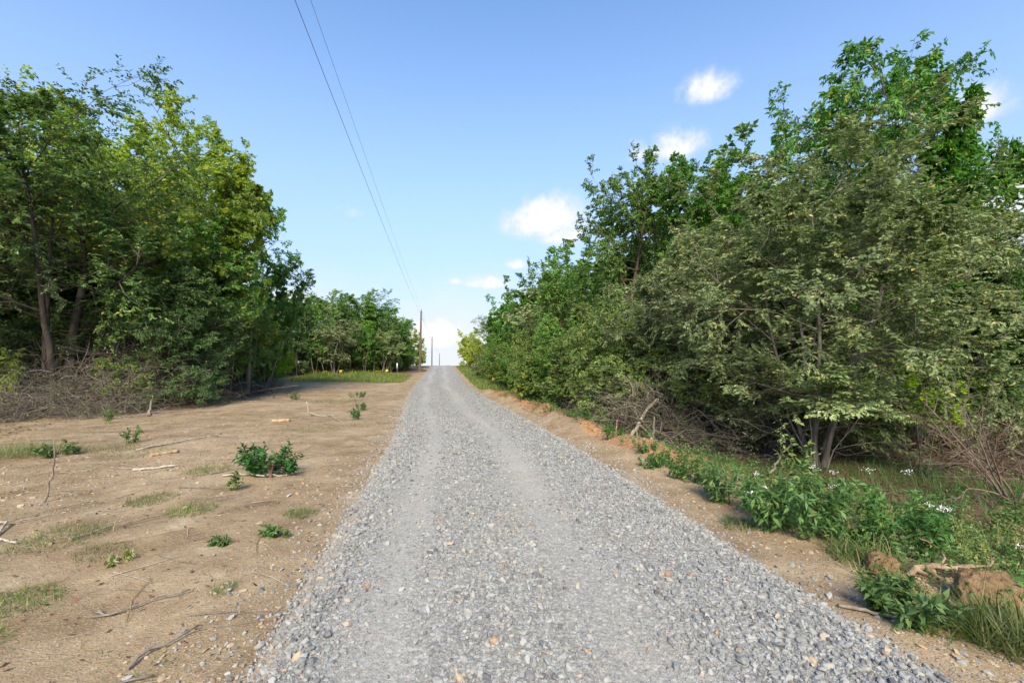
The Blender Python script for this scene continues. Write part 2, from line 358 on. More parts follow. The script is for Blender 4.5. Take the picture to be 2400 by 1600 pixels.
# ------------------------------------------------------------------ gravel road
ry = axis([(-25, 1, 40), (1, 14, 170), (14, 40, 130), (40, 140, 110), (140, 300, 20)])
us = np.linspace(-1.12, 1.12, 41)
YY, UU = np.meshgrid(ry, us, indexing='ij')
wob = 1 + (.05*fnoise(np.sign(UU)*9, YY, 31, 3, 1.1)+.03*fnoise(np.sign(UU)*5, YY, 32, 3, 5))*np.clip(np.abs(UU)-.5, 0, 1)*2
XX = road_c(YY) + UU*wob*road_hw(YY)
ZZ = road_h(XX, YY)
V = np.stack([XX, YY, ZZ], -1).reshape(-1, 3); nx = len(us)
i = (np.arange(len(ry)-1)[:, None]*nx + np.arange(nx-1)[None]).ravel()
q = (XX-road_c(YY)).ravel()
wav = .12*np.sin(YY.ravel()*.45)
rut = np.clip(np.exp(-((q+1.0+wav)/.26)**2)+np.exp(-((q-.34+wav)/.34)**2)*1.0, 0, 1)*(.75+.25*fnoise(XX, YY, 33, 3, .8).ravel())
road = link('gravel_road', quads_mesh('gravel_road', V, np.stack([i, i+1, i+nx+1, i+nx], 1), [road_material()],
            attrs={'rut': ('POINT', rut), 'edge': ('POINT', sm(.84, 1.04, np.abs(UU.ravel())))}, smooth=True))
tag(road, kind='structure')

# ------------------------------------------------------------------ stones
def stone_mesh(name, seed, flat, mat):
    r = np.random.default_rng(seed)
    import bmesh
    bm = bmesh.new(); bmesh.ops.create_icosphere(bm, subdivisions=1, radius=1)
    V = np.array([v.co[:] for v in bm.verts]); F = np.array([[v.index for v in f.verts] for f in bm.faces]); bm.free()
    for _ in range(7):                                     # chop flat facets
        n = nrm(r.normal(size=3)); d = V@n; k = r.uniform(.45, .8); V = V - n*np.maximum(d-k, 0)[:, None]
    V = V*np.array([r.uniform(.85, 1.3), r.uniform(.6, .95), flat*r.uniform(.75, 1.2)]) + r.normal(0, .03, V.shape)
    return quads_mesh(name, V, F, [mat], smooth=False)
def stone_library(cname, flat, mat, n=7):
    c = bpy.data.collections.new(cname)
    for k in range(n): c.objects.link(bpy.data.objects.new(f'{cname}_{k}', stone_mesh('stone', 100+k+int(flat*900), flat, mat)))
    return c
def scatter(name, pts, scale, rot, tint, coll, nvar=7, parent=None):
    """one object of many instanced pieces (geometry nodes), positions and sizes given per point"""
    me = bpy.data.meshes.new(name); n = len(pts)
    me.vertices.add(n); me.vertices.foreach_set('co', np.ascontiguousarray(pts, np.float32).ravel())
    for an, ty, v in (('scl', 'FLOAT', scale), ('tint', 'FLOAT', tint)):
        me.attributes.new(an, ty, 'POINT').data.foreach_set('value', np.ascontiguousarray(v, np.float32))
    me.attributes.new('rot', 'FLOAT_VECTOR', 'POINT').data.foreach_set('vector', np.ascontiguousarray(rot, np.float32).ravel())
    me.attributes.new('idx', 'INT', 'POINT').data.foreach_set('value', np.random.default_rng(n).integers(0, nvar, n).astype(np.int32))
    ng = bpy.data.node_groups.new(name, 'GeometryNodeTree')
    ng.interface.new_socket('Geometry', in_out='INPUT', socket_type='NodeSocketGeometry')
    ng.interface.new_socket('Geometry', in_out='OUTPUT', socket_type='NodeSocketGeometry')
    N = ng.nodes; L = ng.links
    gi = N.new('NodeGroupInput'); go = N.new('NodeGroupOutput'); ip = N.new('GeometryNodeInstanceOnPoints')
    ci = N.new('GeometryNodeCollectionInfo'); ci.inputs[0].default_value = coll; ci.inputs[1].default_value = True; ci.inputs[2].default_value = True
    def attr(nm, ty):
        a = N.new('GeometryNodeInputNamedAttribute'); a.data_type = ty; a.inputs[0].default_value = nm
        return a.outputs[0]
    L.new(gi.outputs[0], ip.inputs['Points']); L.new(ci.outputs[0], ip.inputs['Instance'])
    ip.inputs['Pick Instance'].default_value = True
    L.new(attr('idx', 'INT'), ip.inputs['Instance Index']); L.new(attr('scl', 'FLOAT'), ip.inputs['Scale'])
    er = N.new('FunctionNodeEulerToRotation'); L.new(attr('rot', 'FLOAT_VECTOR'), er.inputs[0]); L.new(er.outputs[0], ip.inputs['Rotation'])
    L.new(ip.outputs[0], go.inputs[0])
    o = link(name, me, parent); md = o.modifiers.new('scatter', 'NODES'); md.node_group = ng
    tag(o, kind='stuff'); return o
rs = np.random.default_rng(4)
lib_rock = stone_library('rock_shapes', .62, M['stone_i']); lib_chip = stone_library('chip_shapes', .34, M['chip_i'])
def rots(n, r, tilt=.45): return np.stack([r.normal(0, tilt, n), r.normal(0, tilt, n), r.uniform(0, 6.28, n)], 1)
def coarse(q, y):
    """share of coarse stone across the road: sparse in the two wheel tracks"""
    wv = .12*np.sin(y*.45)
    return 1-.94*np.clip(np.exp(-((q+1.0+wv)/.25)**2)+np.exp(-((q-.34+wv)/.34)**2), 0, 1)
def road_points(n, y0, y1, r, spread=1.0, power=1.0):
    v = r.uniform(0, 1, n)
    y = y0+(y1-y0)*v**power if power < 2 else y0-12*np.log(1-v*(1-math.exp(-(y1-y0)/12)))   # thinning with distance
    u = r.uniform(-1.04, 1.04, n); tail = r.uniform(0, 1, n) < .05
    u = np.where(tail, np.sign(u)*(.98+np.abs(r.normal(0, .16, n))), u)
    return road_c(y)+u*road_hw(y)*spread, y, u
P, S = [], []
x, y, u = road_points(42000, 1.7, 6.5, rs, power=1.15); keep = rs.uniform(0, 1, len(x)) < coarse(x-road_c(y), y)*(.72+.38*fnoise(x, y, 41, 3, 1.5)); x, y = x[keep], y[keep]
s = np.clip(rs.lognormal(math.log(.0120), .42, len(x)), .006, .036); P.append((x, y, s))
x, y, u = road_points(60000, 6.5, 62, rs, power=2.6); keep = rs.uniform(0, 1, len(x)) < coarse(x-road_c(y), y)*(.75+.35*fnoise(x, y, 41, 3, 1.5)); x, y = x[keep], y[keep]
s = np.clip(rs.lognormal(math.log(.0155), .40, len(x)), .007, .036); P.append((x, y, s))
x, y, u = road_points(110000, 1.7, 6.5, rs, power=1.25); s = rs.uniform(.0025, .0065, len(x)); P.append((x, y, s))
x = np.concatenate([p[0] for p in P]); y = np.concatenate([p[1] for p in P]); s = np.concatenate([p[2] for p in P])
on = np.abs(x-road_c(y)) < road_hw(y)*1.03
z = np.where(on, np.maximum(road_h(x, y), ground_h(x, y)), ground_h(x, y)) + s*.28
tint = rs.uniform(0, 1, len(x)); tint = np.where(tint > .90, np.where(rs.uniform(0, 1, len(x)) < .30, tint, rs.uniform(.3, .85, len(x))), tint)
scatter('gravel', np.stack([x, y, z], 1), s, rots(len(x), rs), tint, lib_rock, parent=road)
# the largest single stones
big = [stone_mesh('stone', 500+k, .6, M['stone_o']) for k in range(8)]
cnt = 0
while cnt < 290:
    x, y, u = road_points(1, 1.9, 6.2, rs, power=1.5); x, y = float(x[0]), float(y[0])
    if rs.uniform() > float(coarse(x-road_c(y), y))**2 or abs(x-float(road_c(y))) > float(road_hw(y)): continue
    o = link('stone', big[cnt % 8], road); sz = rs.uniform(.018, .034)
    o.location = (x, y, max(float(road_h(x, y)), gz(x, y))+sz*.3); o.scale = (sz,)*3; o.rotation_euler = rots(1, rs, .35)[0]; cnt += 1
# flaky chips in the bare earth
n = 60000
y = 1.8+12*rs.uniform(0, 1, n)**1.6; x = np.where(rs.uniform(0, 1, n) < .8, -.9-8*rs.uniform(0, 1, n)**1.2, 2.7+1.6*rs.uniform(0, 1, n))
s = np.clip(rs.lognormal(math.log(.0075), .62, n), .003, .030)
k = (fnoise(x, y, 51, 3, .8)+.9 > rs.uniform(0, 1.6, n))
x, y, s = x[k], y[k], s[k]
scatter('earth_chips', np.stack([x, y, ground_h(x, y)+s*.1], 1), s, rots(len(x), rs, .25), rs.uniform(0, .97, len(x)), lib_chip, parent=ground)
lib_lump = stone_library('lump_shapes', .7, M['lump_i'])
n = 16000; y = 1.8+16*rs.uniform(0, 1, n)**1.5; x = np.where(rs.uniform(0, 1, n) < .86, -.9-10*rs.uniform(0, 1, n), 2.7+1.5*rs.uniform(0, 1, n))
k = fnoise(x, y, 53, 3, 1.6) > rs.uniform(-.2, .9, n); x, y = x[k], y[k]; s = np.clip(rs.lognormal(math.log(.011), .5, len(x)), .005, .034)
scatter('earth_lumps', np.stack([x, y, ground_h(x, y)+s*.1], 1), s, rots(len(x), rs, .5), rs.uniform(0, 1, len(x)), lib_lump, parent=ground)
n = 900; a = rs.uniform(0, 6.28, n); d = np.abs(rs.normal(.24, .16, n)); x = 3.62+np.cos(a)*d; y = 2.66+np.sin(a)*d; s = np.clip(rs.lognormal(math.log(.011), .5, n), .005, .030)
scatter('clod_crumbs', np.stack([x, y, ground_h(x, y)+s*.2], 1), s, rots(n, rs, .5), rs.uniform(.4, 1, n), lib_lump, parent=ground)
bigc = [stone_mesh('stone', 600+k, .42, M['chip_o']) for k in range(6)]
for k in range(90):
    y = 2.0+7.5*rs.uniform()**1.3; x = -1.1-5.5*rs.uniform()**1.1 if k % 6 else 2.75+.6*rs.uniform()
    o = link('stone', bigc[k % 6], ground); sz = rs.uniform(.018, .042)
    o.location = (x, y, gz(x, y)+sz*.15); o.scale = (sz*1.2, sz, sz); o.rotation_euler = rots(1, rs, .2)[0]
print('stones', time.time()-T0)

# ------------------------------------------------------------------ growth: branches, twigs, leaves
def grow(S, D, L, K, wander, trop, r):
    n = len(S); P = np.empty((n, K+1, 3)); P[:, 0] = S; d = nrm(D)
    for k in range(K):
        d = d + r.normal(0, wander, (n, 3)); d[:, 2] += trop; d = nrm(d)
        P[:, k+1] = P[:, k] + d*(L/K)[:, None]
    return P
def along(P, idx, t):
    K = P.shape[1]-1; f = np.clip(t*K, 0, K-1e-4); k = f.astype(int); u = (f-k)[:, None]
    a = P[idx, k]; b = P[idx, k+1]
    return a+(b-a)*u, nrm(b-a)
UP = np.array([0, 0, 1.])
def branch(P, L, n, t0, t1, ang, ratio, flat, r, K=3, wander=.12, trop=.0, fall=.55):
    N = len(P); idx = np.repeat(np.arange(N), n); j = np.tile(np.arange(n), N)
    t = t0+(t1-t0)*(j+r.uniform(0, 1, N*n))/n
    S, T = along(P, idx, t)
    pr = nrm(np.cross(T, r.normal(size=T.shape)))
    pf = nrm(np.cross(T, UP)+1e-3)*np.where((j % 2) == 0, 1, -1)[:, None]
    perp = nrm(pr*(1-flat)+pf*flat)
    a = ang+r.normal(0, .22, N*n)
    D = np.cos(a)[:, None]*T+np.sin(a)[:, None]*perp
    Lc = L[idx]*ratio*(1-fall*t)*r.uniform(.6, 1.25, N*n)
    return grow(S, D, Lc, K, wander, trop, r), Lc, idx, t
def tubes(P, r0, r1, sides):
    """tapered tubes along polylines"""
    N, K1, _ = P.shape
    T = np.empty_like(P); T[:, 1:-1] = P[:, 2:]-P[:, :-2]; T[:, 0] = P[:, 1]-P[:, 0]; T[:, -1] = P[:, -1]-P[:, -2]
    T = nrm(T); mT = nrm(P[:, -1]-P[:, 0])
    ref = np.where(np.abs(mT[:, 2:3]) > .8, np.array([[1., 0, 0]]), np.array([[0, 0, 1.]]))
    A = nrm(np.cross(T, ref[:, None])); B = np.cross(T, A)
    s = np.linspace(0, 1, K1)[None]; rad = np.asarray(r0)[:, None]*(1-s)+np.asarray(r1)[:, None]*s
    th = np.arange(sides)*2*math.pi/sides
    V = P[:, :, None]+rad[:, :, None, None]*(np.cos(th)[None, None, :, None]*A[:, :, None]+np.sin(th)[None, None, :, None]*B[:, :, None])
    b = (np.arange(N)*K1*sides)[:, None, None]+(np.arange(K1-1)*sides)[None, :, None]
    k = np.arange(sides)[None, None]; k2 = (k+1) % sides
    F = np.stack([b+k, b+k2, b+k2+sides, b+k+sides], -1).reshape(-1, 4)
    return V.reshape(-1, 3), F
def leaves(P, n, ln, wd, droop, r, clump=None, t0=.12, bend=.9, nj=.9, flat=.7):
    N = len(P); idx = np.repeat(np.arange(N), n); j = np.tile(np.arange(n), N)
    t = t0+(1-t0)*(j+r.uniform(.2, 1, N*n))/n
    S, T = along(P, idx, np.minimum(t, .999))
    pf = nrm(np.cross(T, UP)+1e-3)*np.where((j % 2) == 0, 1, -1)[:, None]
    pr = nrm(np.cross(T, r.normal(size=T.shape))); perp = nrm(pf*flat+pr*(1-flat))
    b = r.normal(bend, .3, N*n)
    ax = np.cos(b)[:, None]*T+np.sin(b)[:, None]*perp; ax[:, 2] -= droop*r.uniform(.3, 1.5, N*n); ax = nrm(ax)
    nm = UP+r.normal(0, nj, ax.shape); side = nrm(np.cross(ax, nm)); nm = np.cross(side, ax)
    l = (ln*r.uniform(.6, 1.25, N*n))[:, None]; wdt = l*(wd/ln)*r.uniform(.8, 1.2, N*n)[:, None]
    sag = nm*l*.10
    V = np.stack([S, S+ax*l*.45+side*wdt*.5+sag, S+ax*l-sag*1.4, S+ax*l*.45-side*wdt*.5+sag], 1).reshape(-1, 3)
    F = np.arange(N*n*4).reshape(-1, 4)
    tv = r.uniform(0, 1, N*n)
    if clump is not None: tv = .55*tv+.45*np.clip(clump[idx]*1.5-.25, 0, 1)
    odd = r.uniform(0, 1, N*n)
    tv = np.where(odd < .05, r.uniform(.9, 1, N*n), tv*.9)
    return V, F, tv
def join(parts):
    """[(V,F,mat,tint or None,smooth)] -> arrays"""
    Vs, Fs, Ms, Ts, Ss, o = [], [], [], [], [], 0
    for V, F, m, t, s in parts:
        Vs.append(V); Fs.append(F+o); o += len(V); Ms.append(np.full(len(F), m)); Ts.append(np.zeros(len(F)) if t is None else t); Ss.append(np.full(len(F), s))
    return np.concatenate(Vs), np.concatenate(Fs), np.concatenate(Ms), np.concatenate(Ts), np.concatenate(Ss)

def tree_proto(seed, H, Rc, leaf, bark, stems=1, splay=.12, r0=.11, hb=.25, nb=34, n2=8, n3=7, nl=12, ln=.08, wd=.035, droop=.25,
               flat=.6, e0=5, e1=46, lean=(0, 0), shape='round', twig='twig', gaps=.25, l3=.34, bare=0, trunk_top=.86, crook=.05, leafless_low=0.):
    """meshes of one tree: a list of trunks, the limbs, the crown"""
    r = np.random.default_rng(seed); out = {'trunk': [], 'parts': []}
    az0 = r.uniform(0, 6.28); trunks, tl, tr = [], [], []
    for s in range(stems):
        a = az0+s*6.283/stems+r.normal(0, .3); sp = (splay*r.uniform(.6, 1.4) if stems > 1 else .02)
        d = np.array([[math.cos(a)*sp+lean[0], math.sin(a)*sp+lean[1], 1.]])
        hs = H*trunk_top*(1 if s == 0 else r.uniform(.72, .98))
        S = np.array([[math.cos(a)*r0*(.9 if stems > 1 else 0), math.sin(a)*r0*(.9 if stems > 1 else 0), -.12]])
        L = np.array([hs/nrm(d)[0, 2]])
        P = grow(S, d, L, 12, crook, .015, r); rad = r0*(1 if s == 0 else r.uniform(.55, .9))
        trunks.append(P[0]); tl.append(L[0]); tr.append(rad)
        V, F = tubes(P, [rad], [rad*.16], 9)
        base = np.clip(1-(V[:, 2]+.12)/.5, 0, 1)**2; c = S[0, :2]
        V[:, :2] = c+(V[:, :2]-c)*(1+.7*base[:, None])
        out['trunk'].append((V, F))
    TP = np.array(trunks); TL = np.array(tl); TR = np.array(tr)
    # limbs
    nbs = np.maximum(3, (nb/stems*(TL/TL.max())).astype(int)); S, D, L, rad = [], [], [], []
    lob_a = r.uniform(0, 6.28, 5); lob_h = r.uniform(0, 1, 5)
    for s in range(stems):
        n = nbs[s]; t = hb+(1-hb)*((np.arange(n)+r.uniform(0, 1, n))/n)**(.85 if shape == 'cone' else .66); t = np.clip(t, .03, .995)
        p, T = along(TP[s:s+1], np.zeros(n, int), t); a = az0+np.arange(n)*2.4+r.normal(0, .5, n)
        u = np.clip((t-hb)/(1-hb), 0, 1)
        if shape == 'cone': rr = Rc*(1-u*.93)**.85; el = R(e0)+(R(e1)-R(e0))*u
        elif shape == 'flame': rr = Rc*np.sin(np.pi*np.clip(u*.72+.22, 0, 1))**.8; el = R(e0)+(R(e1)-R(e0))*u
        else: rr = Rc*np.sin(np.pi*np.clip(u*.70+.20, 0, 1))**.65; el = R(e0)+(R(e1)-R(e0))*u**1.2
        lob = 1+gaps*np.max(np.cos(a[:, None]-lob_a[None])*np.exp(-((u[:, None]-lob_h[None])/.3)**2), 1)-gaps*.5
        el = el+r.normal(0, .16, n)
        out_off = p[:, :2]-TP[0][0, :2]-np.array(lean)*p[:, 2:3]; toward = (out_off*np.stack([np.cos(a), np.sin(a)], 1)).sum(1)
        ln1 = np.clip(rr*lob*r.uniform(.72, 1.12, n)-np.clip(toward, -rr*.3, rr*.6), rr*.3, None)/np.maximum(np.cos(el), .55)
        S.append(p); L.append(ln1); D.append(np.stack([np.cos(a)*np.cos(el), np.sin(a)*np.cos(el), np.sin(el)], 1))
        rad.append(np.clip(TR[s]*(1-.84*t)*.55, .006, .02+ln1*.012))
    S, D, L, rad = map(np.concatenate, (S, D, L, rad))
    B1 = grow(S, D, L, 6, .13, .02, r)
    V1, F1 = tubes(B1, rad, rad*.22, 5)
    B2, L2, i1, t2 = branch(B1, L, n2, .12, .98, .85, .52, flat, r, 4, .13, .01)
    B3, L3, i2, t3 = branch(B2, L2, n3, .10, 1., .80, l3/.36*.62, flat, r, 3, .14, -.03)
    c1 = r.uniform(0, 1, len(B1)); c2 = .5*c1[i1]+.5*r.uniform(0, 1, len(B2)); c3 = .6*c2[i2]+.4*r.uniform(0, 1, len(B3))
    if bare > 0: keepl = r.uniform(0, 1, len(B3)) > bare
    else: keepl = np.ones(len(B3), bool)
    if leafless_low > 0: keepl &= B3[:, 0, 2] > leafless_low
    V2, F2 = tubes(B2, np.clip(rad[i1]*.5, .004, .02), np.full(len(B2), .0025), 3)
    V3, F3 = tubes(B3[:, ::3] if B3.shape[1] == 4 else B3, np.full(len(B3), .0032), np.full(len(B3), .0014), 3)
    parts = [(V2, F2, 0, None, True)]+([(V3, F3, 0, None, True)] if seed in (17, 19, 41, 42, 43, 46) else [])
    if nl and keepl.any():
        VL, FL, tv = leaves(B3[keepl], nl, ln, wd, droop, r, c3[keepl], flat=min(.9, flat+.2))
        parts.append((VL, FL, 1, tv, False))
        VL, FL, tv = leaves(B2, max(3, nl//2), ln, wd, droop, r, c2, t0=.45)
        if leafless_low > 0:
            kk = VL.reshape(-1, 4, 3)[:, 0, 2] > leafless_low; VL = VL.reshape(-1, 4, 3)[kk].reshape(-1, 3); FL = np.arange(len(VL)).reshape(-1, 4); tv = tv[kk]
        parts.append((VL, FL, 1, tv, False))
    V, F, mi, ti, smo = join(parts)
    fz = H/np.percentile(V[:, 2], 99.6)                       # the crown ends at the tree's height and spread
    off = V[:, :2]-np.array(lean)*V[:, 2:3]
    fr = 1.06*Rc/np.percentile(np.linalg.norm(off, axis=1), 97)
    def fit(A):
        A = A.copy(); l_ = np.array(lean)*A[:, 2:3]; h_ = (A[:, :2]-l_)*fr; d_ = np.linalg.norm(h_, axis=1, keepdims=True)
        A[:, :2] = h_*np.where(d_ > Rc*.95, (Rc*.95+(d_-Rc*.95)*.35)/np.maximum(d_, .01), 1)+l_*fz
        A[:, 2] = np.where(A[:, 2] > 0, A[:, 2]*fz, A[:, 2]); return A
    out['trunk'] = [quads_mesh('trunk', fit(a_), b_, [M[bark]], smooth=True) for a_, b_ in out['trunk']]
    out['parts'].append(('branches', quads_mesh('branches', fit(V1), F1, [M[bark]], smooth=True)))
    V = fit(V)
    out['parts'].append(('crown', quads_mesh('crown', V, F, [M[twig], M[leaf]], mi, {'tint': ('FACE', ti)}, smo)))
    out['n'] = len(F)
    return out
def place(proto, name, label, cat, x, y, rz=0., s=1., group=None, dz=0., tilt=(0, 0)):
    e = link(name, None, None, (x, y, gz(x, y)+dz), rz); e.empty_display_size = .3
    e.rotation_euler = (tilt[0], tilt[1], rz)
    e.scale = (s, s, s) if np.isscalar(s) else s
    tag(e, label, cat, group)
    tk = [link('trunk', m, e) for m in proto['trunk']]
    for n, m in proto['parts']: link(n, m, tk[0] if n == 'branches' else e)
    return e

NQ = 0
def tp(*a, **k):
    global NQ
    p = tree_proto(*a, **k); NQ += p['n']; return p

# ------------------------------------------------------------------ trees beside the clearing
oakA = tp(11, 11.6, 4.3, 'oak', 'bark_dark', stems=3, splay=.20, r0=.19, hb=.24, nb=50, n2=9, n3=8, nl=16, ln=.130, wd=.070, flat=.45, e0=2, e1=46, gaps=.4)
place(oakA, 'oak_tree', 'tall dark oak with forked black trunks behind the brush heap', 'tree', -12.4, 17.0, .4)
oakB = tp(12, 10.4, 4.0, 'oak', 'bark_dark', stems=2, splay=.16, r0=.20, hb=.22, nb=48, n2=9, n3=8, nl=15, ln=.130, wd=.070, flat=.45, e0=0, e1=46, gaps=.4)
place(oakB, 'oak_tree', 'dark grey-green oak at the very edge of the picture beside the forked oak', 'tree', -15.4, 16.4, 1.3)
yelA = tp(13, 13.8, 4.8, 'yellow', 'bark_dark', stems=1, r0=.22, hb=.30, nb=56, n2=8, n3=8, nl=17, ln=0.183, wd=0.121, droop=.5, flat=.3, e0=5, e1=46, gaps=.35)
place(yelA, 'hickory_tree', 'tallest yellow-green tree rising behind the dark forked oak', 'tree', -16.2, 24.0, .2)
yelB = tp(14, 12.6, 3.9, 'yellow', 'bark_dark', stems=1, r0=.19, hb=.22, nb=54, n2=8, n3=8, nl=17, ln=0.171, wd=0.114, droop=.5, flat=.3, e0=5, e1=46, gaps=.35)
place(yelB, 'hickory_tree', 'yellow-green tree with rounded crown between the oaks and the pale slender tree', 'tree', -11.9, 22.6, 2.0)
grnA = tp(15, 8.8, 2.3, 'green', 'bark_brown', stems=2, r0=.10, hb=.16, nb=36, n2=7, n3=7, nl=10, ln=0.146, wd=0.085, droop=.4, flat=.4)
place(grnA, 'maple_tree', 'mid green tree below the rounded yellow-green crown', 'tree', -10.3, 21.6, .7)
cedA = tp(16, 5.4, 1.9, 'cedar', 'bark_brown', r0=.09, hb=.05, nb=70, n2=9, n3=7, nl=12, ln=0.122, wd=0.031, droop=.15, flat=.3, shape='cone', e0=8, e1=50, trunk_top=.96, gaps=.2)
place(cedA, 'cedar_tree', 'dark green cedar beside the grey brush heap', 'tree', -9.7, 19.0, .3)
slim = tp(17, 10.2, 1.9, 'green', 'bark_pale', r0=.085, hb=.34, nb=26, n2=6, n3=6, nl=10, ln=0.146, wd=0.085, droop=.45, flat=.35, e0=20, e1=46, lean=(.07, 0), gaps=.5, trunk_top=.95)
place(slim, 'slender_tree', 'slender tree with pale trunk leaning at the clearing edge', 'tree', -9.7, 24.9, .0)
grnB = tp(18, 8.2, 1.8, 'green', 'bark_brown', r0=.09, hb=.25, nb=32, n2=7, n3=7, nl=9, ln=0.159, wd=0.085, droop=.4, flat=.4)
place(grnB, 'maple_tree', 'mid green tree just beyond the pale slender tree', 'tree', -9.9, 28.6, 1.2)
sapl = tp(19, 7.4, 1.25, 'green', 'bark_grey', r0=.05, hb=.62, nb=16, n2=5, n3=5, nl=8, ln=0.146, wd=0.078, droop=.4, flat=.35, e0=20, e1=60, lean=(.30, .0), crook=.06, trunk_top=.95)
place(sapl, 'leaning_sapling', 'thin bare-stemmed sapling leaning out over the clearing', 'tree', -9.8, 28.8-1.0, 0)
shrW = tp(55, 3.0, 1.5, 'privet', 'bark_brown', stems=5, splay=.34, r0=.02, hb=.10, nb=34, n2=7, n3=6, nl=10, ln=.09, wd=.05, droop=.4, flat=.35, e0=-8, e1=50, gaps=.6)
ygS = tp(20, 4.6, 1.7, 'yellow', 'bark_grey', stems=5, splay=.16, r0=.03, hb=.18, nb=30, n2=6, n3=6, nl=9, ln=0.146, wd=0.085, droop=.4, flat=.4)
place(ygS, 'shrub', 'yellow-green shrub at the foot of the pale slender tree', 'shrub', -10.4, 26.2, .5)
place(ygS, 'shrub', 'yellow-green shrub low in front of the dark oaks', 'shrub', -13.2, 15.6, 2.5, .48)
place(shrW, 'shrub', 'small-leaved shrub growing through the grey heap of dead vines', 'shrub', -10.6, 17.4, 1., .62)
place(ygS, 'shrub', 'thin yellow-green shrub behind the leaning sapling', 'shrub', -10.3, 29.5, 4., .9)
# thin stems along the clearing
stem = tp(21, 4.2, .75, 'oak', 'bark_grey', r0=.030, hb=.5, nb=10, n2=4, n3=4, nl=7, ln=0.146, wd=0.085, droop=.4, e0=25, e1=60, crook=.07, trunk_top=.95)
stem2 = tp(22, 3.6, .8, 'green', 'bark_grey', stems=2, splay=.2, r0=.026, hb=.42, nb=12, n2=4, n3=4, nl=7, ln=0.134, wd=0.078, droop=.4, e0=25, e1=60, crook=.08, trunk_top=.95)
rt = np.random.default_rng(77)
for k, (x, y) in enumerate([(-9.2, 21.2), (-8.9, 22.6), (-9.4, 23.8), (-9.0, 25.0), (-9.6, 25.6), (-9.9, 27.6), (-10.5, 30.8), (-11.2, 32.2), (-11.7, 33.5), (-12.0, 35.), (-8.7, 20.3), (-12.4, 37.0)]):
    place((stem, stem2)[k % 2], 'sapling', 'thin grey-stemmed sapling in the row lining the clearing', 'sapling', x, y, k*1.7, rt.uniform(.8, 1.2), 'saplings lining the clearing', tilt=(rt.normal(0, .06), rt.normal(0, .06)))
# wood behind
farO = tp(31, 9.0, 2.9, 'green', 'bark_dark', r0=.12, hb=.16, nb=30, n2=6, n3=6, nl=11, ln=0.232, wd=0.128, droop=.3, flat=.4)
farG = tp(32, 8.4, 2.7, 'green', 'bark_brown', stems=2, splay=.15, r0=.10, hb=.20, nb=30, n2=6, n3=6, nl=11, ln=0.232, wd=0.121, droop=.4, flat=.4)
farE = tp(33, 7.6, 2.8, 'elm', 'bark_grey', stems=4, splay=.28, r0=.09, hb=.26, nb=36, n2=6, n3=6, nl=8, ln=0.207, wd=0.106, droop=.3, flat=.5, e0=4, e1=42)
farC = tp(34, 6.6, 1.7, 'cedar', 'bark_brown', r0=.09, hb=.05, nb=54, n2=6, n3=6, nl=8, ln=0.207, wd=0.064, droop=.1, flat=.3, shape='cone', e0=8, e1=50, trunk_top=.96)
for k, (x, y, p, s) in enumerate([(-20, 19, farO, 1.1), (-19.5, 26, farG, 1.3), (-15, 28, farO, 1.0), (-24, 24, farO, 1.15), (-13.8, 31, farG, .72), (-17, 33, farO, .85),
                                  (-22, 30, farG, 1.3), (-14.8, 37, farG, .66), (-18, 39, farO, .8), (-27, 19, farO, 1.05), (-14.8, 20.6, farC, 1.0), (-18.5, 22, farC, 1.1), (-15.6, 41.5, farG, .7), (-13.8, 34.5, farC, .8)]):
    place(p, 'woodland_tree', 'leafy tree deep in the wood beyond the bare clearing', 'tree', x, y, k*2.1, s, 'trees deep in the wood beyond the clearing')
# stand at the back of the clearing
feath = tp(35, 9.2, 2.6, 'green', 'bark_grey', r0=.10, hb=.35, nb=24, n2=7, n3=7, nl=9, ln=0.244, wd=0.071, droop=.5, flat=.7, e0=15, e1=60, gaps=.6)
for nm, lab, x, y, p, rz, s in [
    ('cedar_tree', 'dark cedar in shade behind the meadow strip, first past the leaning sapling', -14.2, 47.0, farC, .3, 1.0),
    ('elm_tree', 'low elm with pale fanned trunks standing at the meadow strip', -10.6, 48.0, farE, 1.9, .95),
    ('oak_tree', 'rounded green tree behind the low fanned elm', -9.7, 54.0, farO, .6, 1.02),
    ('feathery_tree', 'airy feathery tree topping the stand behind the meadow strip', -7.1, 54.0, feath, 1.0, 1.02),
    ('maple_tree', 'green tree between the fanned elm and the dark cedar', -12.4, 50.5, farG, 3.3, .86),
    ('oak_tree', 'green tree closest to the brown pole in the stand behind the meadow', -5.2, 56.5, farO, 2.2, .72),
    ('elm_tree', 'sparse olive tree beside the feathery tree', -6.2, 52.5, farE, .2, .80),
    ('maple_tree', 'small mid green tree low behind the meadow strip', -8.4, 50.6, farG, 5.1, .66)]:
    place(p, nm, lab, 'tree', x, y, rz, s)
for k, (x, y, p, s) in enumerate([(-12.5, 56, farO, 1.0), (-16, 52, farG, 1.0), (-17.5, 58, farO, 1.1), (-10, 60, farC, 1.1), (-7.5, 60, farG, .95), (-14.5, 62, farO, 1.1), (-20, 50, farO, 1.1), (-5.6, 62, farO, .8), (-19, 45, farG, 1.05), (-9, 67, farO, .9), (-13, 69, farG, 1.0), (-17, 68, farO, 1.0), (-21, 62, farG, 1.1), (-24, 55, farO, 1.1), (-6.8, 66, farC, .8), (-11, 64.5, farC, .9), (-15.6, 65, farC, .9)]):
    place(p, 'woodland_tree', 'shaded tree at the back of the stand beyond the meadow strip', 'tree', x, y, k*1.3, s, 'trees at the back of the far stand')
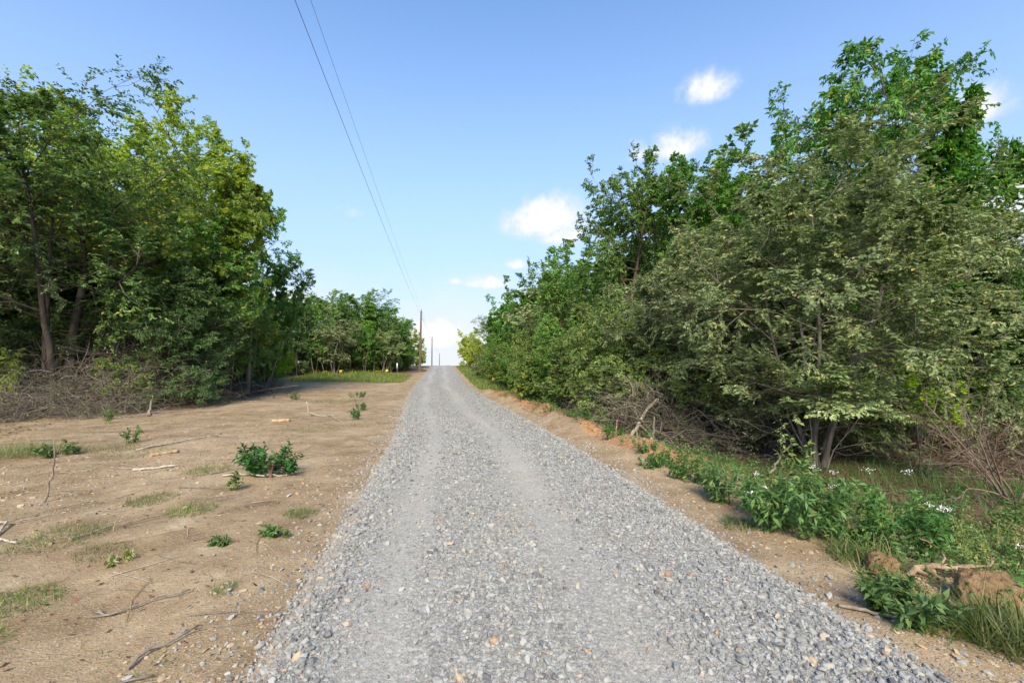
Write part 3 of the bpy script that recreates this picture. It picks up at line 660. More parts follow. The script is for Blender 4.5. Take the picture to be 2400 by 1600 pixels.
for k, (x, y) in enumerate([(-13.6, 46.), (-12.2, 46.8), (-9.2, 48.8), (-8.0, 49.6), (-7.2, 50.2), (-6.4, 51.), (-5.6, 52.6), (-11.4, 47.6), (-5.0, 54.)]):
    place((stem, stem2)[k % 2], 'sapling', 'thin sapling in the shaded edge of the stand behind the meadow', 'sapling', x, y, k*1.1, rt.uniform(1.0, 1.5), 'saplings edging the far stand', tilt=(rt.normal(0, .06), rt.normal(0, .06)))
# yellowish trees near the crest, their sunlit look painted into the leaves
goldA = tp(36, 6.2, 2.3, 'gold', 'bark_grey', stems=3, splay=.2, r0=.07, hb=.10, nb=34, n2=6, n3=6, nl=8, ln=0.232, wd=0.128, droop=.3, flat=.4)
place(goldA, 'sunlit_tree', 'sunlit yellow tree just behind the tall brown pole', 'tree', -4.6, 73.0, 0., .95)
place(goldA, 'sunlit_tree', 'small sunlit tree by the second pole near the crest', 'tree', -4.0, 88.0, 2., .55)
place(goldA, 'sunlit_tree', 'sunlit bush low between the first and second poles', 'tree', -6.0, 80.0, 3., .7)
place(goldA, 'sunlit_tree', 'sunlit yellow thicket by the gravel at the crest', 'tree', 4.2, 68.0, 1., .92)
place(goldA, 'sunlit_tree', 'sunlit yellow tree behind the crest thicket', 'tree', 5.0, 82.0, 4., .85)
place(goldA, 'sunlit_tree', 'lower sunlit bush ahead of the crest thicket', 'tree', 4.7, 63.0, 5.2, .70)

# ------------------------------------------------------------------ trees along the bank
elmA = tp(41, 6.7, 3.1, 'elm', 'bark_grey', stems=5, splay=.20, r0=.080, hb=.13, nb=72, n2=9, n3=8, nl=18, ln=.088, wd=.045, droop=.35, flat=.45, e0=-4, e1=42, gaps=.45, crook=.06)
place(elmA, 'elm_tree', 'large olive elm with several fanned grey trunks beside the ditch', 'tree', 7.3, 8.0, .35)
elmC = tp(46, 2.55, 1.5, 'elm', 'bark_grey', stems=2, splay=.12, r0=.026, hb=.66, nb=22, n2=7, n3=6, nl=10, ln=.085, wd=.045, droop=.3, flat=.7, e0=6, e1=26, gaps=.6)
place(elmC, 'young_elm', 'young elm spreading low pale sprays in front of the fanned trunks', 'tree', 6.7, 7.45, 1.2)
elmB = tp(42, 6.3, 2.8, 'elm', 'bark_grey', stems=3, splay=.22, r0=.075, hb=.15, nb=54, n2=9, n3=8, nl=15, ln=.095, wd=.049, droop=.35, flat=.45, e0=0, e1=42, gaps=.45)
place(elmB, 'elm_tree', 'olive elm between the fanned elm and the tall green tree by the bank', 'tree', 6.9, 11.2, 1.1)
hick = tp(43, 10.2, 3.0, 'green', 'bark_grey', stems=2, splay=.12, r0=.13, hb=.34, nb=62, n2=8, n3=8, nl=14, ln=.160, wd=.070, droop=.75, flat=.30, e0=8, e1=46, gaps=.35)
place(hick, 'hickory_tree', 'tallest bright green tree rising behind the fanned elm', 'tree', 11.4, 11.0, .9)
place(elmB, 'elm_tree', 'olive elm cut by the edge of the picture beyond the cedars', 'tree', 14.2, 9.4, 3.6, 1.16)
grnC = tp(44, 9.6, 1.95, 'green', 'bark_brown', r0=.11, hb=.22, nb=44, n2=8, n3=7, nl=17, ln=.108, wd=.058, droop=.45, flat=.4, gaps=.5)
place(grnC, 'oak_tree', 'tall pointed green tree above the vine-covered bank', 'tree', 7.0, 16.6, .2)
place(grnC, 'oak_tree', 'dark green tree filling behind the pointed tree and the elm', 'tree', 8.8, 13.8, 2.9, .92)
grnD = tp(45, 6.8, 2.2, 'green', 'bark_brown', stems=3, splay=.18, r0=.07, hb=.10, nb=44, n2=8, n3=7, nl=10, ln=0.140, wd=0.071, droop=.55, flat=.4)
place(grnD, 'maple_tree', 'bright green tree bulging towards the road above the vines', 'tree', 6.2, 20.8, 0.)
place(farE, 'elm_tree', 'olive tree with thin top beyond the bright green tree', 'tree', 6.3, 25.8, .5, .98)
place(farO, 'oak_tree', 'dark tree with ragged top midway along the bank', 'tree', 6.5, 30.5, 2., .86)
place(farC, 'cedar_tree', 'dark cedar in the row farther along the bank', 'tree', 5.9, 35.5, .5, 1.08)
place(farO, 'oak_tree', 'dark rounded tree past the cedar along the bank', 'tree', 6.2, 39.0, 4.2, .82)
place(feath, 'feathery_tree', 'feathery tree reaching over the road at the end of the bank row', 'tree', 4.9, 46.0, 2.6, .74)
place(farC, 'cedar_tree', 'olive cedar beside the feathery tree at the row end', 'tree', 5.6, 43.0, 3., .85)
place(cedA, 'cedar_tree', 'soft green cedar at the edge of the picture beneath the elms', 'tree', 12.3, 8.4, 1., .80)
place(farC, 'cedar_tree', 'black-green cedar in deep shade behind the soft green cedar', 'tree', 16.2, 12.0, 2., 1.05)
for k, (x, y, p, s) in enumerate([(9.2, 19.5, farG, 1.1), (9.5, 24.5, farO, 1.0), (12.5, 17.0, farO, 1.15), (15.5, 16.0, farG, 1.1), (19.5, 14.5, farO, 1.1), (9.0, 30, farO, 1.0), (9.6, 36, farG, .9), (9., 43, farO, .85),
                                  (20, 9.5, farG, 1.05), (13.2, 13.8, farC, .9), (10.2, 14.6, farO, .8), (18, 20, farG, 1.2), (24, 12, farO, 1.1), (14, 22, farO, 1.1), (8.4, 51, farG, .75), (7.2, 57, farO, .62)]):
    place(p, 'woodland_tree', 'leafy tree deep in the wood behind the bank', 'tree', x, y, k*1.9, s, 'trees deep in the wood behind the bank')
# vine-covered shrubs on the bank
shr = tp(51, 3.3, 1.55, 'privet', 'bark_brown', stems=7, splay=.30, r0=.022, hb=.06, nb=64, n2=8, n3=7, nl=14, ln=0.067, wd=0.040, droop=.35, flat=.35, e0=-8, e1=55, gaps=.5)
shr2 = tp(52, 2.9, 1.5, 'privet', 'bark_brown', stems=6, splay=.34, r0=.02, hb=.05, nb=60, n2=8, n3=7, nl=14, ln=0.079, wd=0.048, droop=.4, flat=.35, e0=-12, e1=50, gaps=.5)
shr3 = tp(54, 3.0, 1.4, 'green', 'bark_brown', stems=5, splay=.28, r0=.022, hb=.08, nb=44, n2=7, n3=7, nl=10, ln=.10, wd=.052, droop=.5, flat=.3, e0=-8, e1=50, gaps=.7)
for lab, x, y, p, rz, s in [
    ('dense small-leaved shrub next to the brown brush on the bank', 5.0, 11.9, shr2, .2, .92),
    ('tall vine-hung shrub above the clay berm', 5.2, 13.6, shr, 1.2, (1., 1., 1.15)),
    ('yellowish small-leaved shrub leaning over the clay berm', 4.7, 15.6, shr2, 2.3, (1.1, 1.0, .88)),
    ('broad-leaved green shrub under the bright green tree', 5.0, 18.0, shr3, 3.1, 1.05),
    ('shrub with ragged leaves below the bright green tree', 4.8, 20.6, shr2, 4.0, (1.2, 1.1, .86)),
    ('arching grey-green shrub midway along the bank', 4.9, 23.4, shr, 5.2, (1.0, 1.0, 1.25)),
    ('low green shrub beyond the arching shrub', 4.6, 26.6, shr3, .7, (1.1, 1.1, .9)),
    ('grey-green shrub beside the yellow flag on the verge', 4.6, 30.0, shr, 2.0, (1.2, 1.2, .95)),
    ('green shrub below the cedar in the bank row', 4.5, 34.0, shr3, 3.4, 1.2),
    ('shrub under the rounded dark tree past the cedar', 4.4, 38.4, shr, 4.7, 1.1),
    ('last dark shrub at the end of the bank row', 4.3, 43.0, shr2, 5.9, 1.1),
    ('dark shrub in the shade behind the fanned elm', 9.2, 10.4, shr, 1.9, .9),
    ('shrub in shade beneath the tallest bright green tree', 11.4, 8.8, shr2, .9, .8),
    ('shrub filling the gap behind the brown brush', 6.0, 10.2, shr, 4.1, .78)]:
    place(p, 'shrub', lab, 'shrub', x, y, rz, s)
# thicket inside the woods
for k, (x, y, p, s) in enumerate([(-14.2, 18.6, shr, 1.1), (-16.5, 18.8, shr2, 1.2), (-18.5, 18.0, shr, 1.2), (-21, 17.5, shr2, 1.3), (-12.8, 21.0, shr, 1.2), (-15.4, 21.6, shr2, 1.4), (-19.0, 21.6, shr, 1.4),
                                  (-12.6, 24.6, shr2, 1.3), (-13.0, 27.5, shr, 1.3), (-12.2, 30.0, shr2, 1.2), (-13.0, 32.5, shr, 1.2), (-13.6, 36.0, shr2, 1.1), (-16.0, 31.0, shr, 1.5), (-17.0, 26.0, shr2, 1.5), (-23, 20.5, shr, 1.5), (-14.4, 39.0, shr, 1.1), (-15.2, 43.0, shr2, 1.2), (-14.6, 23.0, farC, .8), (-17.6, 23.6, farC, .9), (-20.6, 23.0, farC, .9), (-11.9, 28.4, farC, .6)]):
    place(p, 'thicket_shrub', 'dark understorey shrub inside the wood beyond the clearing', 'shrub', x, y, k*1.37, s, 'understorey shrubs beyond the clearing')
for k, (x, y, p, s) in enumerate([(-15.5, 48.5, shr, 1.2), (-13.0, 52.5, shr2, 1.3), (-10.8, 51.6, shr, 1.2), (-9.2, 52.0, shr2, 1.2), (-7.6, 52.4, shr, 1.2), (-6.4, 54.6, shr2, 1.2), (-4.9, 57.5, shr, 1.1), (-17.5, 49.5, shr2, 1.3), (-11.5, 55.0, farC, .7), (-8.4, 56.4, farC, .7), (-15.0, 55.0, farC, .7), (-5.4, 60, shr2, 1.3)]):
    place(p, 'thicket_shrub', 'dark understorey shrub inside the stand behind the meadow', 'shrub', x, y, k*1.37, s, 'understorey shrubs of the far stand')
for k, (x, y, p, s) in enumerate([(7.4, 13.2, shr, 1.3), (7.0, 15.2, shr2, 1.3), (7.2, 18.2, shr, 1.4), (7.4, 22.0, shr2, 1.4), (7.0, 26.5, shr, 1.4), (7.0, 31.5, shr2, 1.4), (7.0, 37.0, shr, 1.4), (7.0, 42.0, shr2, 1.4), (9.6, 12.6, shr2, 1.2), (11.6, 13.4, shr, 1.3), (13.6, 11.4, shr2, 1.2), (15.6, 10.2, shr, 1.2),
                                  (17.6, 10.4, shr2, 1.4), (19.8, 12.0, shr, 1.5), (13.0, 15.6, farC, .7), (16.6, 14.2, farC, .8), (10.4, 17.0, farC, .7), (22.0, 10.8, farC, .9), (6.8, 46.5, shr, 1.2), (15.2, 7.6, shr2, 1.0), (19.0, 8.6, farC, .8)]):
    place(p, 'thicket_shrub', 'dark understorey shrub inside the wood behind the bank', 'shrub', x, y, k*1.37, s, 'understorey shrubs behind the bank')
brt = tp(53, 2.4, 1.5, 'yellow', 'bark_grey', stems=5, splay=.3, r0=.02, hb=.06, nb=40, n2=7, n3=6, nl=9, ln=0.073, wd=0.043, droop=.3, flat=.5)
place(brt, 'shrub', 'bright green sunlit shrub glimpsed between the elm and the cedar', 'shrub', 10.0, 8.9, .4, .9)
print('trees', NQ, time.time()-T0)

# ------------------------------------------------------------------ brush: tangles of dead vines
def tangle(name, label, cat, x, y, size, n, seed, mat='vine', leafn=0, arch=1.0, leafm='privet', rad=.006):
    r = np.random.default_rng(seed); sx, sy, sz = size
    a = r.uniform(0, 6.28, n); d = np.sqrt(r.uniform(0, 1, n))
    bx, by = np.cos(a)*d*sx, np.sin(a)*d*sy
    hmax = sz*np.sqrt(np.clip(1.05-d**2, .05, 1))
    S = np.stack([bx, by, ground_h(x+bx, y+by)-gz(x, y)+hmax*r.uniform(0, .75, n)*(r.uniform(0, 1, n) < .65)-.03], 1)
    D = np.stack([r.normal(0, .8, n), r.normal(0, .8, n), np.abs(r.normal(.7, .5, n))*arch], 1)
    L = r.uniform(.5, 1.5, n)*sz*.75
    P = grow(S, D, L, 5, .34, -.20*arch, r)
    lim = hmax*1.1; P[:, :, 2] = np.minimum(P[:, :, 2], lim[:, None]*(1+r.uniform(-.1, .12, (n, 1))))
    gl = ground_h(x+P[:, :, 0], y+P[:, :, 1])-gz(x, y); P[:, :, 2] = np.maximum(P[:, :, 2], gl+.005)
    V, F = tubes(P, np.clip(r.lognormal(0, .75, n), .4, 5)*rad, np.full(n, rad*.3), 3)
    e = link(name, None, None, (x, y, gz(x, y))); tag(e, label, cat)
    o = link('tangled_stems', quads_mesh('tangled_stems', V, F, [M[mat]], smooth=True), e); tag(o, kind='stuff')
    B2, L2, _, _ = branch(P[::2], L[::2], 4, .2, 1, .9, .38, 0, r, 2, .24, -.05)
    V, F = tubes(B2, np.full(len(B2), rad*.45), np.full(len(B2), rad*.2), 3)
    o = link('side_twigs', quads_mesh('side_twigs', V, F, [M[mat]], smooth=True), e); tag(o, kind='stuff')
    if leafn:
        VL, FL, tv = leaves(B2[r.permutation(len(B2))[:leafn]], 5, .055, .03, .4, r)
        link('leaves', quads_mesh('leaves', VL, FL, [M[leafm]], None, {'tint': ('FACE', tv)}), e)
    return e
tangle('brush_heap', 'grey heap of dead vines at the foot of the forked oak', 'brush', -11.4, 16.3, (2.0, 1.5, 1.9), 990, 61, leafn=420)
tangle('brush_heap', 'grey brush at the picture edge spilling onto the bare earth', 'brush', -13.4, 14.4, (2.2, 1.5, 1.5), 858, 62, leafn=520)
tangle('brush_heap', 'brown hanging vine tangle between the oak and the dark cedar', 'brush', -12.0, 18.2, (2.6, 1.2, 3.4), 726, 63, 'twig', leafn=120, arch=.7)
tangle('brush_heap', 'thin dry brush below the dark cedar along the clearing edge', 'brush', -9.6, 20.4, (1.4, 1.4, 1.2), 396, 64, 'twig')
tangle('brush_heap', 'dry brush among the sapling stems', 'brush', -9.9, 24.4, (1.0, 2.4, 1.0), 396, 65, 'twig')
tangle('brush_heap', 'brown vine tangle on the bank above the leaning dead branch', 'brush', 5.0, 10.4, (1.0, 1.0, 1.7), 726, 66, leafn=260)
tangle('brush_heap', 'dry brush at the foot of the small-leaved shrubs', 'brush', 4.5, 13.2, (.7, 1.6, .9), 396, 67, leafn=160)
tangle('brush_heap', 'dark twiggy understorey beneath the fanned elm', 'brush', 7.6, 9.4, (2.6, 1.3, 1.6), 660, 68, 'twig', leafn=160, arch=.8)
tangle('brush_heap', 'tangled briars beneath the soft green cedar', 'brush', 10.6, 7.2, (2.0, 1.2, 1.3), 594, 69, 'redtwig', leafn=420, arch=.8)

# ------------------------------------------------------------------ bare shrub by the picture edge
def bare_shrub(name, label, x, y, H, seed, mat, stems=9, spread=.55, n2=7, rad=.014, lean=(0, 0)):
    r = np.random.default_rng(seed); n = stems; a = r.uniform(0, 6.28, n)
    S = np.stack([np.cos(a)*.08, np.sin(a)*.08, np.full(n, -.05)], 1)
    D = np.stack([np.cos(a)*spread*r.uniform(.4, 1.4, n)+lean[0], np.sin(a)*spread*r.uniform(.4, 1.4, n)+lean[1], np.ones(n)], 1)
    L = H*r.uniform(.75, 1.25, n); P = grow(S, D, L, 8, .12, -.02, r)
    e = link(name, None, None, (x, y, gz(x, y))); tag(e, label, 'dead shrub')
    for k in range(n):
        V, F = tubes(P[k:k+1], [rad*r.uniform(.6, 1.1)], [rad*.25], 6); link('stem', quads_mesh('stem', V, F, [M[mat]], smooth=True), e)
    B2, L2, i2, _ = branch(P, L, n2, .25, 1, .7, .5, .2, r, 5, .16, .02)
    B3, L3, _, _ = branch(B2, L2, 4, .2, 1, .7, .5, .1, r, 4, .18, .0)
    V1, F1 = tubes(B2, np.full(len(B2), rad*.42), np.full(len(B2), rad*.15), 4); V2, F2 = tubes(B3, np.full(len(B3), rad*.2), np.full(len(B3), rad*.1), 3)
    V, F, mi, ti, so = join([(V1, F1, 0, None, True), (V2, F2, 0, None, True)])
    o = link('twigs', quads_mesh('twigs', V, F, [M[mat]], smooth=True), e); tag(o, kind='stuff')
    return e
bare_shrub('dead_shrub', 'bare reddish shrub with crooked twigs in front of the cedar', 7.9, 5.3, 1.5, 71, 'redtwig', 9, .6, 8, .016, (-.15, 0))
bare_shrub('dead_shrub', 'bare shrub of thin arching stems beside the fanned elm', 8.4, 7.0, 1.4, 72, 'vine', 7, .8, 6, .012, (.1, -.1))
bare_shrub('dead_shrub', 'pale bare sapling branching under the elm canopy', 6.9, 7.5, 2.2, 73, 'bark_grey', 4, .35, 6, .017)

# ------------------------------------------------------------------ weeds
def weed(name, label, cat, x, y, H, W_, seed, mat='weed', stems=14, nl=26, ln=.085, wd=.024, droop=.5, flowers=0, stemm='weed', group=None, fl_h=1.15, up=.0, nj=.5):
    r = np.random.default_rng(seed); n = stems; a = r.uniform(0, 6.28, n); d = np.sqrt(r.uniform(0, 1, n))*W_*.28
    bx, by = np.cos(a)*d, np.sin(a)*d
    S = np.stack([bx, by, ground_h(x+bx, y+by)-gz(x, y)-.02], 1)
    D = np.stack([np.cos(a)*r.uniform(.1, .55, n)*W_/max(H, .1), np.sin(a)*r.uniform(.1, .55, n)*W_/max(H, .1), np.ones(n)], 1)
    L = H*r.uniform(.62, 1.12, n); P = grow(S, D, L, 6, .10, up, r)
    e = link(name, None, None, (x, y, gz(x, y))); tag(e, label, cat, group)
    V, F = tubes(P, np.full(n, .0045), np.full(n, .0018), 4)
    B2, L2, i2, _ = branch(P, L, 5, .25, .95, .75, .42, .0, r, 3, .12, .03)
    V2, F2 = tubes(B2, np.full(len(B2), .0022), np.full(len(B2), .0012), 3)
    Vj, Fj, mi, ti, so = join([(V, F, 0, np.full(len(F), .35), True), (V2, F2, 0, np.full(len(F2), .35), True)])
    o = link('stems', quads_mesh('stems', Vj, Fj, [M[stemm]], None, {'tint': ('FACE', ti)}, True), e); tag(o, kind='stuff')
    l1 = leaves(P, nl, ln, wd, droop, r, r.uniform(0, 1, n), t0=.12, bend=1.0, nj=nj, flat=.1)
    l2 = leaves(B2, max(4, nl//3), ln*.8, wd*.8, droop, r, r.uniform(0, 1, len(B2)), t0=.1, bend=.9, nj=nj, flat=.2)
    V, F, mi, ti, so = join([(*l1[:2], 0, l1[2], False), (*l2[:2], 0, l2[2], False)])
    link('leaves', quads_mesh('leaves', V, F, [M[mat]], None, {'tint': ('FACE', ti)}), e)
    if flowers:
        tops = P[r.permutation(n)[:min(n, flowers)]]
        for k, tpnt in enumerate(tops):
            top = tpnt[-1]+np.array([r.normal(0, .03), r.normal(0, .03), H*(fl_h-1)*r.uniform(.4, 1.1)])
            mid = (tpnt[-1]+top)/2+r.normal(0, .01, 3)
            Vs, Fs = tubes(np.array([[tpnt[-1], mid, top]]), [.0022], [.0014], 3)
            m_ = 34; c = top+np.stack([r.normal(0, .019, m_), r.normal(0, .019, m_), r.normal(0, .010, m_)], 1)
            u = nrm(r.normal(size=(m_, 3))+np.array([0, 0, .0])); v = nrm(np.cross(u, UP+r.normal(0, .5, (m_, 3)))); s_ = .0044
            Vf = np.stack([c+u*s_, c+v*s_, c-u*s_, c-v*s_], 1).reshape(-1, 3); Ff = np.arange(m_*4).reshape(-1, 4)
            fh = link('flower_head', quads_mesh('flower_stalk', Vs, Fs, [M[stemm]], None, {'tint': ('FACE', np.full(len(Fs), .4))}), e)
            tag(link('petals', quads_mesh('petals', Vf, Ff, [M['petal']]), fh), kind='stuff')
    return e
weed('weed_plant', 'large bushy green weed with white flower heads beside the gravel', 'weed', 3.35, 3.95, .62, .80, 81, stems=30, nl=28, flowers=6, ln=.095, wd=.027)
weed('weed_plant', 'green weed with white flower heads standing above the bared roots', 'weed', 3.92, 3.40, .56, .55, 82, stems=15, nl=24, flowers=5, ln=.095, wd=.026, fl_h=1.35)
weed('weed_plant', 'dark green weed clump next to the large flowering weed', 'weed', 3.33, 5.0, .40, .52, 83, stems=15, nl=24, ln=.085, wd=.024)
weed('weed_plant', 'low leafy weed patch ending at the clay berm', 'weed', 3.42, 5.9, .32, .62, 84, stems=16, nl=20, ln=.07, wd=.022)
weed('weed_plant', 'small weed patch between two taller weed clumps by the ditch', 'weed', 4.15, 5.3, .26, .6, 85, 'pale_weed', stems=14, nl=20, ln=.07, wd=.022)
weed('weed_plant', 'short weed filling the strip behind the large flowering weed', 'weed', 3.42, 4.5, .38, .50, 94, stems=14, nl=22, ln=.075, wd=.022)
weed('weed_plant', 'short weed growing between clay berm and leafy patch', 'weed', 3.42, 6.55, .24, .55, 95, stems=14, nl=18, ln=.06, wd=.02)
weed('weed_plant', 'small weed beside the grass clump near the bared roots', 'weed', 3.72, 3.72, .30, .45, 96, stems=12, nl=20, ln=.07, wd=.022)
weed('weed_plant', 'small broad-leaved weed in front of the earth clod', 'weed', 2.92, 2.52, .27, .40, 86, stems=13, nl=20, ln=.085, wd=.028, droop=.25)
weed('weed_plant', 'pale yellow-green feathery weed between the two flowering weeds', 'weed', 4.15, 4.10, .40, .9, 87, 'pale_weed', 22, 40, .034, .010, .2, stemm='pale_weed')
weed('weed_plant', 'pale feathery weed at the picture edge behind the earth clod', 'weed', 4.55, 3.15, .42, .9, 88, 'pale_weed', 24, 40, .034, .010, .2, stemm='pale_weed')
weed('aster_plant', 'low leafy plant dotted with small white flowers at the picture edge', 'weed', 5.05, 3.45, .46, .9, 89, stems=26, nl=20, ln=.05, wd=.02, flowers=7, fl_h=1.05)
weed('weed_plant', 'tall single-stemmed yellowish weed in front of the elm trunks', 'weed', 4.85, 5.5, .85, .25, 90, 'privet', 5, 26, .08, .035, .3)
weed('weed_plant', 'green weeds under the dead reddish shrub', 'weed', 6.2, 4.6, .45, 1.1, 91, stems=26, nl=20, ln=.06, wd=.024)
weed('weed_plant', 'leafy weeds beyond the pale feathery weed', 'weed', 5.4, 4.5, .42, 1.1, 92, stems=26, nl=22, ln=.06, wd=.022)
weed('weed_plant', 'pale flecked weed sprawling at the edge of the ditch', 'weed', 5.6, 3.9, .40, 1.0, 93, 'pale_weed', 22, 30, .04, .012, .2, stemm='pale_weed')
for k, (lab, x, y, h) in enumerate([('small green sprout on the clay berm by the upright stub', 3.45, 7.3, .20), ('green sprout on the clay berm below the leaning dead branch', 3.5, 9.0, .30),
                        ('leafy sprout midway along the clay berm', 3.35, 10.6, .34), ('small weed on the clay near the dry brush', 3.55, 12.2, .32), ('low weed at the foot of the clay berm', 3.2, 6.7, .16), ('sprout on clay below the yellowish shrub', 3.3, 13.8, .28)]):
    weed('weed_plant', lab, 'weed', x, y, h, .45, 120+k, stems=9, nl=16, ln=.06, wd=.022)
# weeds on the bare earth
for k, (lab, x, y, h, ww, m_, st) in enumerate([
    ('leafy green weed beside the grass at the far picture edge of the clearing', -6.5, 9.0, .28, .6, 'weed', 14),
    ('small upright green weed near the pale branch', -6.1, 10.2, .32, .25, 'weed', 6),
    ('upright green seedling by the brush heap', -8.9, 13.9, .36, .28, 'weed', 6),
    ('thin dusty weed in front of the sprouting stump', -2.55, 6.2, .26, .14, 'privet', 3),
    ('green weed farthest up the clearing by the road', -3.9, 22.6, .38, .9, 'glossy', 12),
    ('round green weed by the road halfway up the clearing', -2.75, 16.6, .34, .42, 'glossy', 9),
    ('small round green weed by the road nearer the stump', -2.45, 13.9, .36, .34, 'glossy', 8),
    ('green weed among twigs far up the clearing', -6.4, 21.5, .32, .5, 'weed', 8),
    ('blue-green weed seedling close to the gravel edge', -1.48, 4.55, .14, .26, 'weed', 7),
    ('small pale weed seedling on bare earth near the front', -2.5, 4.1, .10, .16, 'pale_weed', 5),
    ('small green weed in front of the white stones', -1.9, 4.35, .10, .18, 'weed', 5)]):
    weed('weed_plant', lab, 'weed', x, y, h, ww, 140+k, m_, st, 14, .05 if h < .2 else .07, .018 if h < .2 else .028, .3)

# ------------------------------------------------------------------ grass
def blades(bx, by, bz, h, r, wd=.006, splay=.5):
    n = len(bx); a = r.uniform(0, 6.28, n); l = h*r.uniform(.55, 1.25, n)
    d = np.stack([np.cos(a)*splay*r.uniform(.1, 1.2, n), np.sin(a)*splay*r.uniform(.1, 1.2, n), np.ones(n)], 1)
    P = grow(np.stack([bx, by, bz], 1), d, l, 3, .08, -.20*splay, r)
    sd = np.stack([-np.sin(a), np.cos(a), np.zeros(n)], 1)*wd*r.uniform(.6, 1.3, n)[:, None]
    wid = np.array([1, .9, .6, .08])
    V = np.stack([P[:, None, :, :]-sd[:, None, None]*wid[None, None, :, None], P[:, None, :, :]+sd[:, None, None]*wid[None, None, :, None]], 3)[:, 0]   # n,4,2,3
    V = V.reshape(-1, 3); b = (np.arange(n)*8)[:, None]+np.arange(3)[None]*2
    F = np.stack([b, b+1, b+3, b+2], -1).reshape(-1, 4)
    return V, F, np.repeat(r.uniform(0, 1, n), 3)
def tuft(label, x, y, h, w_, n, seed, mat='grass', wd=.004, splay=.8, group=None):
    r = np.random.default_rng(seed); a = r.uniform(0, 6.28, n); d = np.sqrt(r.uniform(0, 1, n))*w_*.5
    bx, by = np.cos(a)*d, np.sin(a)*d
    V, F, t = blades(bx, by, ground_h(x+bx, y+by)-gz(x, y)-.01, h, r, wd, splay)
    o = link('grass_tuft', quads_mesh('grass_tuft', V, F, [M[mat]], None, {'tint': ('FACE', t)}), None, (x, y, gz(x, y)))
    return tag(o, label, 'grass tuft', group)
tuft('tall green grass tuft in the corner below the earth clod', 3.22, 2.18, .30, .42, 420, 201, wd=.0045, splay=.75)
tuft('grass tuft spilling towards the gravel beside the corner tuft', 3.05, 2.45, .22, .40, 260, 202, splay=1.2)
tuft('grass clump between the large flowering weed and the bared roots', 3.45, 3.35, .26, .55, 420, 203, splay=1.2)
tuft('short grass in front of the bared roots', 3.25, 2.95, .13, .42, 300, 204, splay=1.2)
tuft('grass sprig at the gravel edge ahead of the flowering weed', 2.95, 4.25, .13, .35, 200, 205, splay=1.2)
for k, (lab, x, y, h, w_, n, m_) in enumerate([
    ('grass clump at the far picture edge of the clearing', -7.3, 9.2, .26, 1.1, 700, 'grass'),
    ('thin grass patch behind the leafy weed of the clearing', -6.2, 9.6, .14, .9, 300, 'grass'),
    ('low grass strip by the pale branch', -5.4, 9.1, .10, .9, 260, 'grass'),
    ('grass tuft in the middle of the bare earth', -2.6, 5.35, .09, .42, 260, 'grass'),
    ('darker grass tuft nearest the gravel edge', -1.45, 5.15, .08, .30, 260, 'grass'),
    ('wispy grass patch between stump and standing stem', -3.3, 5.9, .10, .45, 240, 'grass'),
    ('wispy grass further back beside the pale stick', -3.4, 7.4, .12, .55, 240, 'grass'),
    ('grass strip beside the white crooked stick', -3.35, 4.7, .09, .65, 380, 'grass'),
    ('flat grass tuft at the near picture edge', -2.75, 3.55, .08, .42, 300, 'grass'),
    ('small grass tuft low at the picture edge', -2.6, 3.05, .07, .28, 200, 'grass'),
    ('grass wisps by the white stones', -2.75, 4.3, .07, .35, 160, 'grass'),
    ('small grass wisp near the long twig', -1.5, 3.55, .06, .16, 90, 'grass'),
    ('pale grass patch beside the flat piece of wood', -3.2, 12.0, .12, 1.2, 260, 'grass'),
    ('grass patch far up the clearing near the road', -4.2, 20.5, .16, 2.0, 420, 'grass')]):
    tuft(lab, x, y, h*1.1, w_*1.15, int(n*1.7), 210+k, m_, wd=.0022, splay=1.1)
rg = np.random.default_rng(300)
# meadow strip behind the clearing
n = 15000; x = -15+11.8*rg.uniform(0, 1, n); y = 36.5+10.5*rg.uniform(0, 1, n)
k = (x > wood_left(y)+.2) & (fnoise(x, y, 71, 3, .6) > rg.uniform(-1.3, .2, n)) & (x < -2.9); x, y = x[k], y[k]
hh = .22+.30*sm(39, 45, y)*np.clip(.6+fnoise(x, y, 72, 2, .8), .2, 1.3)
V, F, t = blades(x, y, ground_h(x, y)-.01, hh, rg, .016, .5)
tag(link('meadow_grass', quads_mesh('meadow_grass', V, F, [M['meadow']], None, {'tint': ('FACE', t)})), 'yellow-green meadow grass in front of the far stand of trees', 'grass', kind='stuff')
# verge by the bank
n = 7000; y = 27+45*rg.uniform(0, 1, n); x = road_c(y)+2.25+1.6*rg.uniform(0, 1, n)
V, F, t = blades(x, y, ground_h(x, y)-.01, np.full(n, .34), rg, .014, .6)
tag(link('verge_grass', quads_mesh('verge_grass', V, F, [M['grass']], None, {'tint': ('FACE', t)})), 'green verge grass between the gravel and the far shrubs', 'grass', kind='stuff')
# soft grass in the ditch under the elm
n = 15000; x = 3.6+5.6*rg.uniform(0, 1, n); y = 3.0+5.2*rg.uniform(0, 1, n)
k = (fnoise(x, y, 73, 3, 1.1) > rg.uniform(-1.4, .8, n)) & (x-3.2 > (y-5.5)*.7); x, y = x[k], y[k]
V, F, t = blades(x, y, ground_h(x, y)-.01, .16+.20*np.clip(fnoise(x, y, 74, 2, 1.4), 0, 1), rg, .0035, .9)
tag(link('ditch_grass', quads_mesh('ditch_grass', V, F, [M['weed']], None, {'tint': ('FACE', t*.85)})), 'soft fine grass in the shallow ditch under the elms', 'grass', kind='stuff')
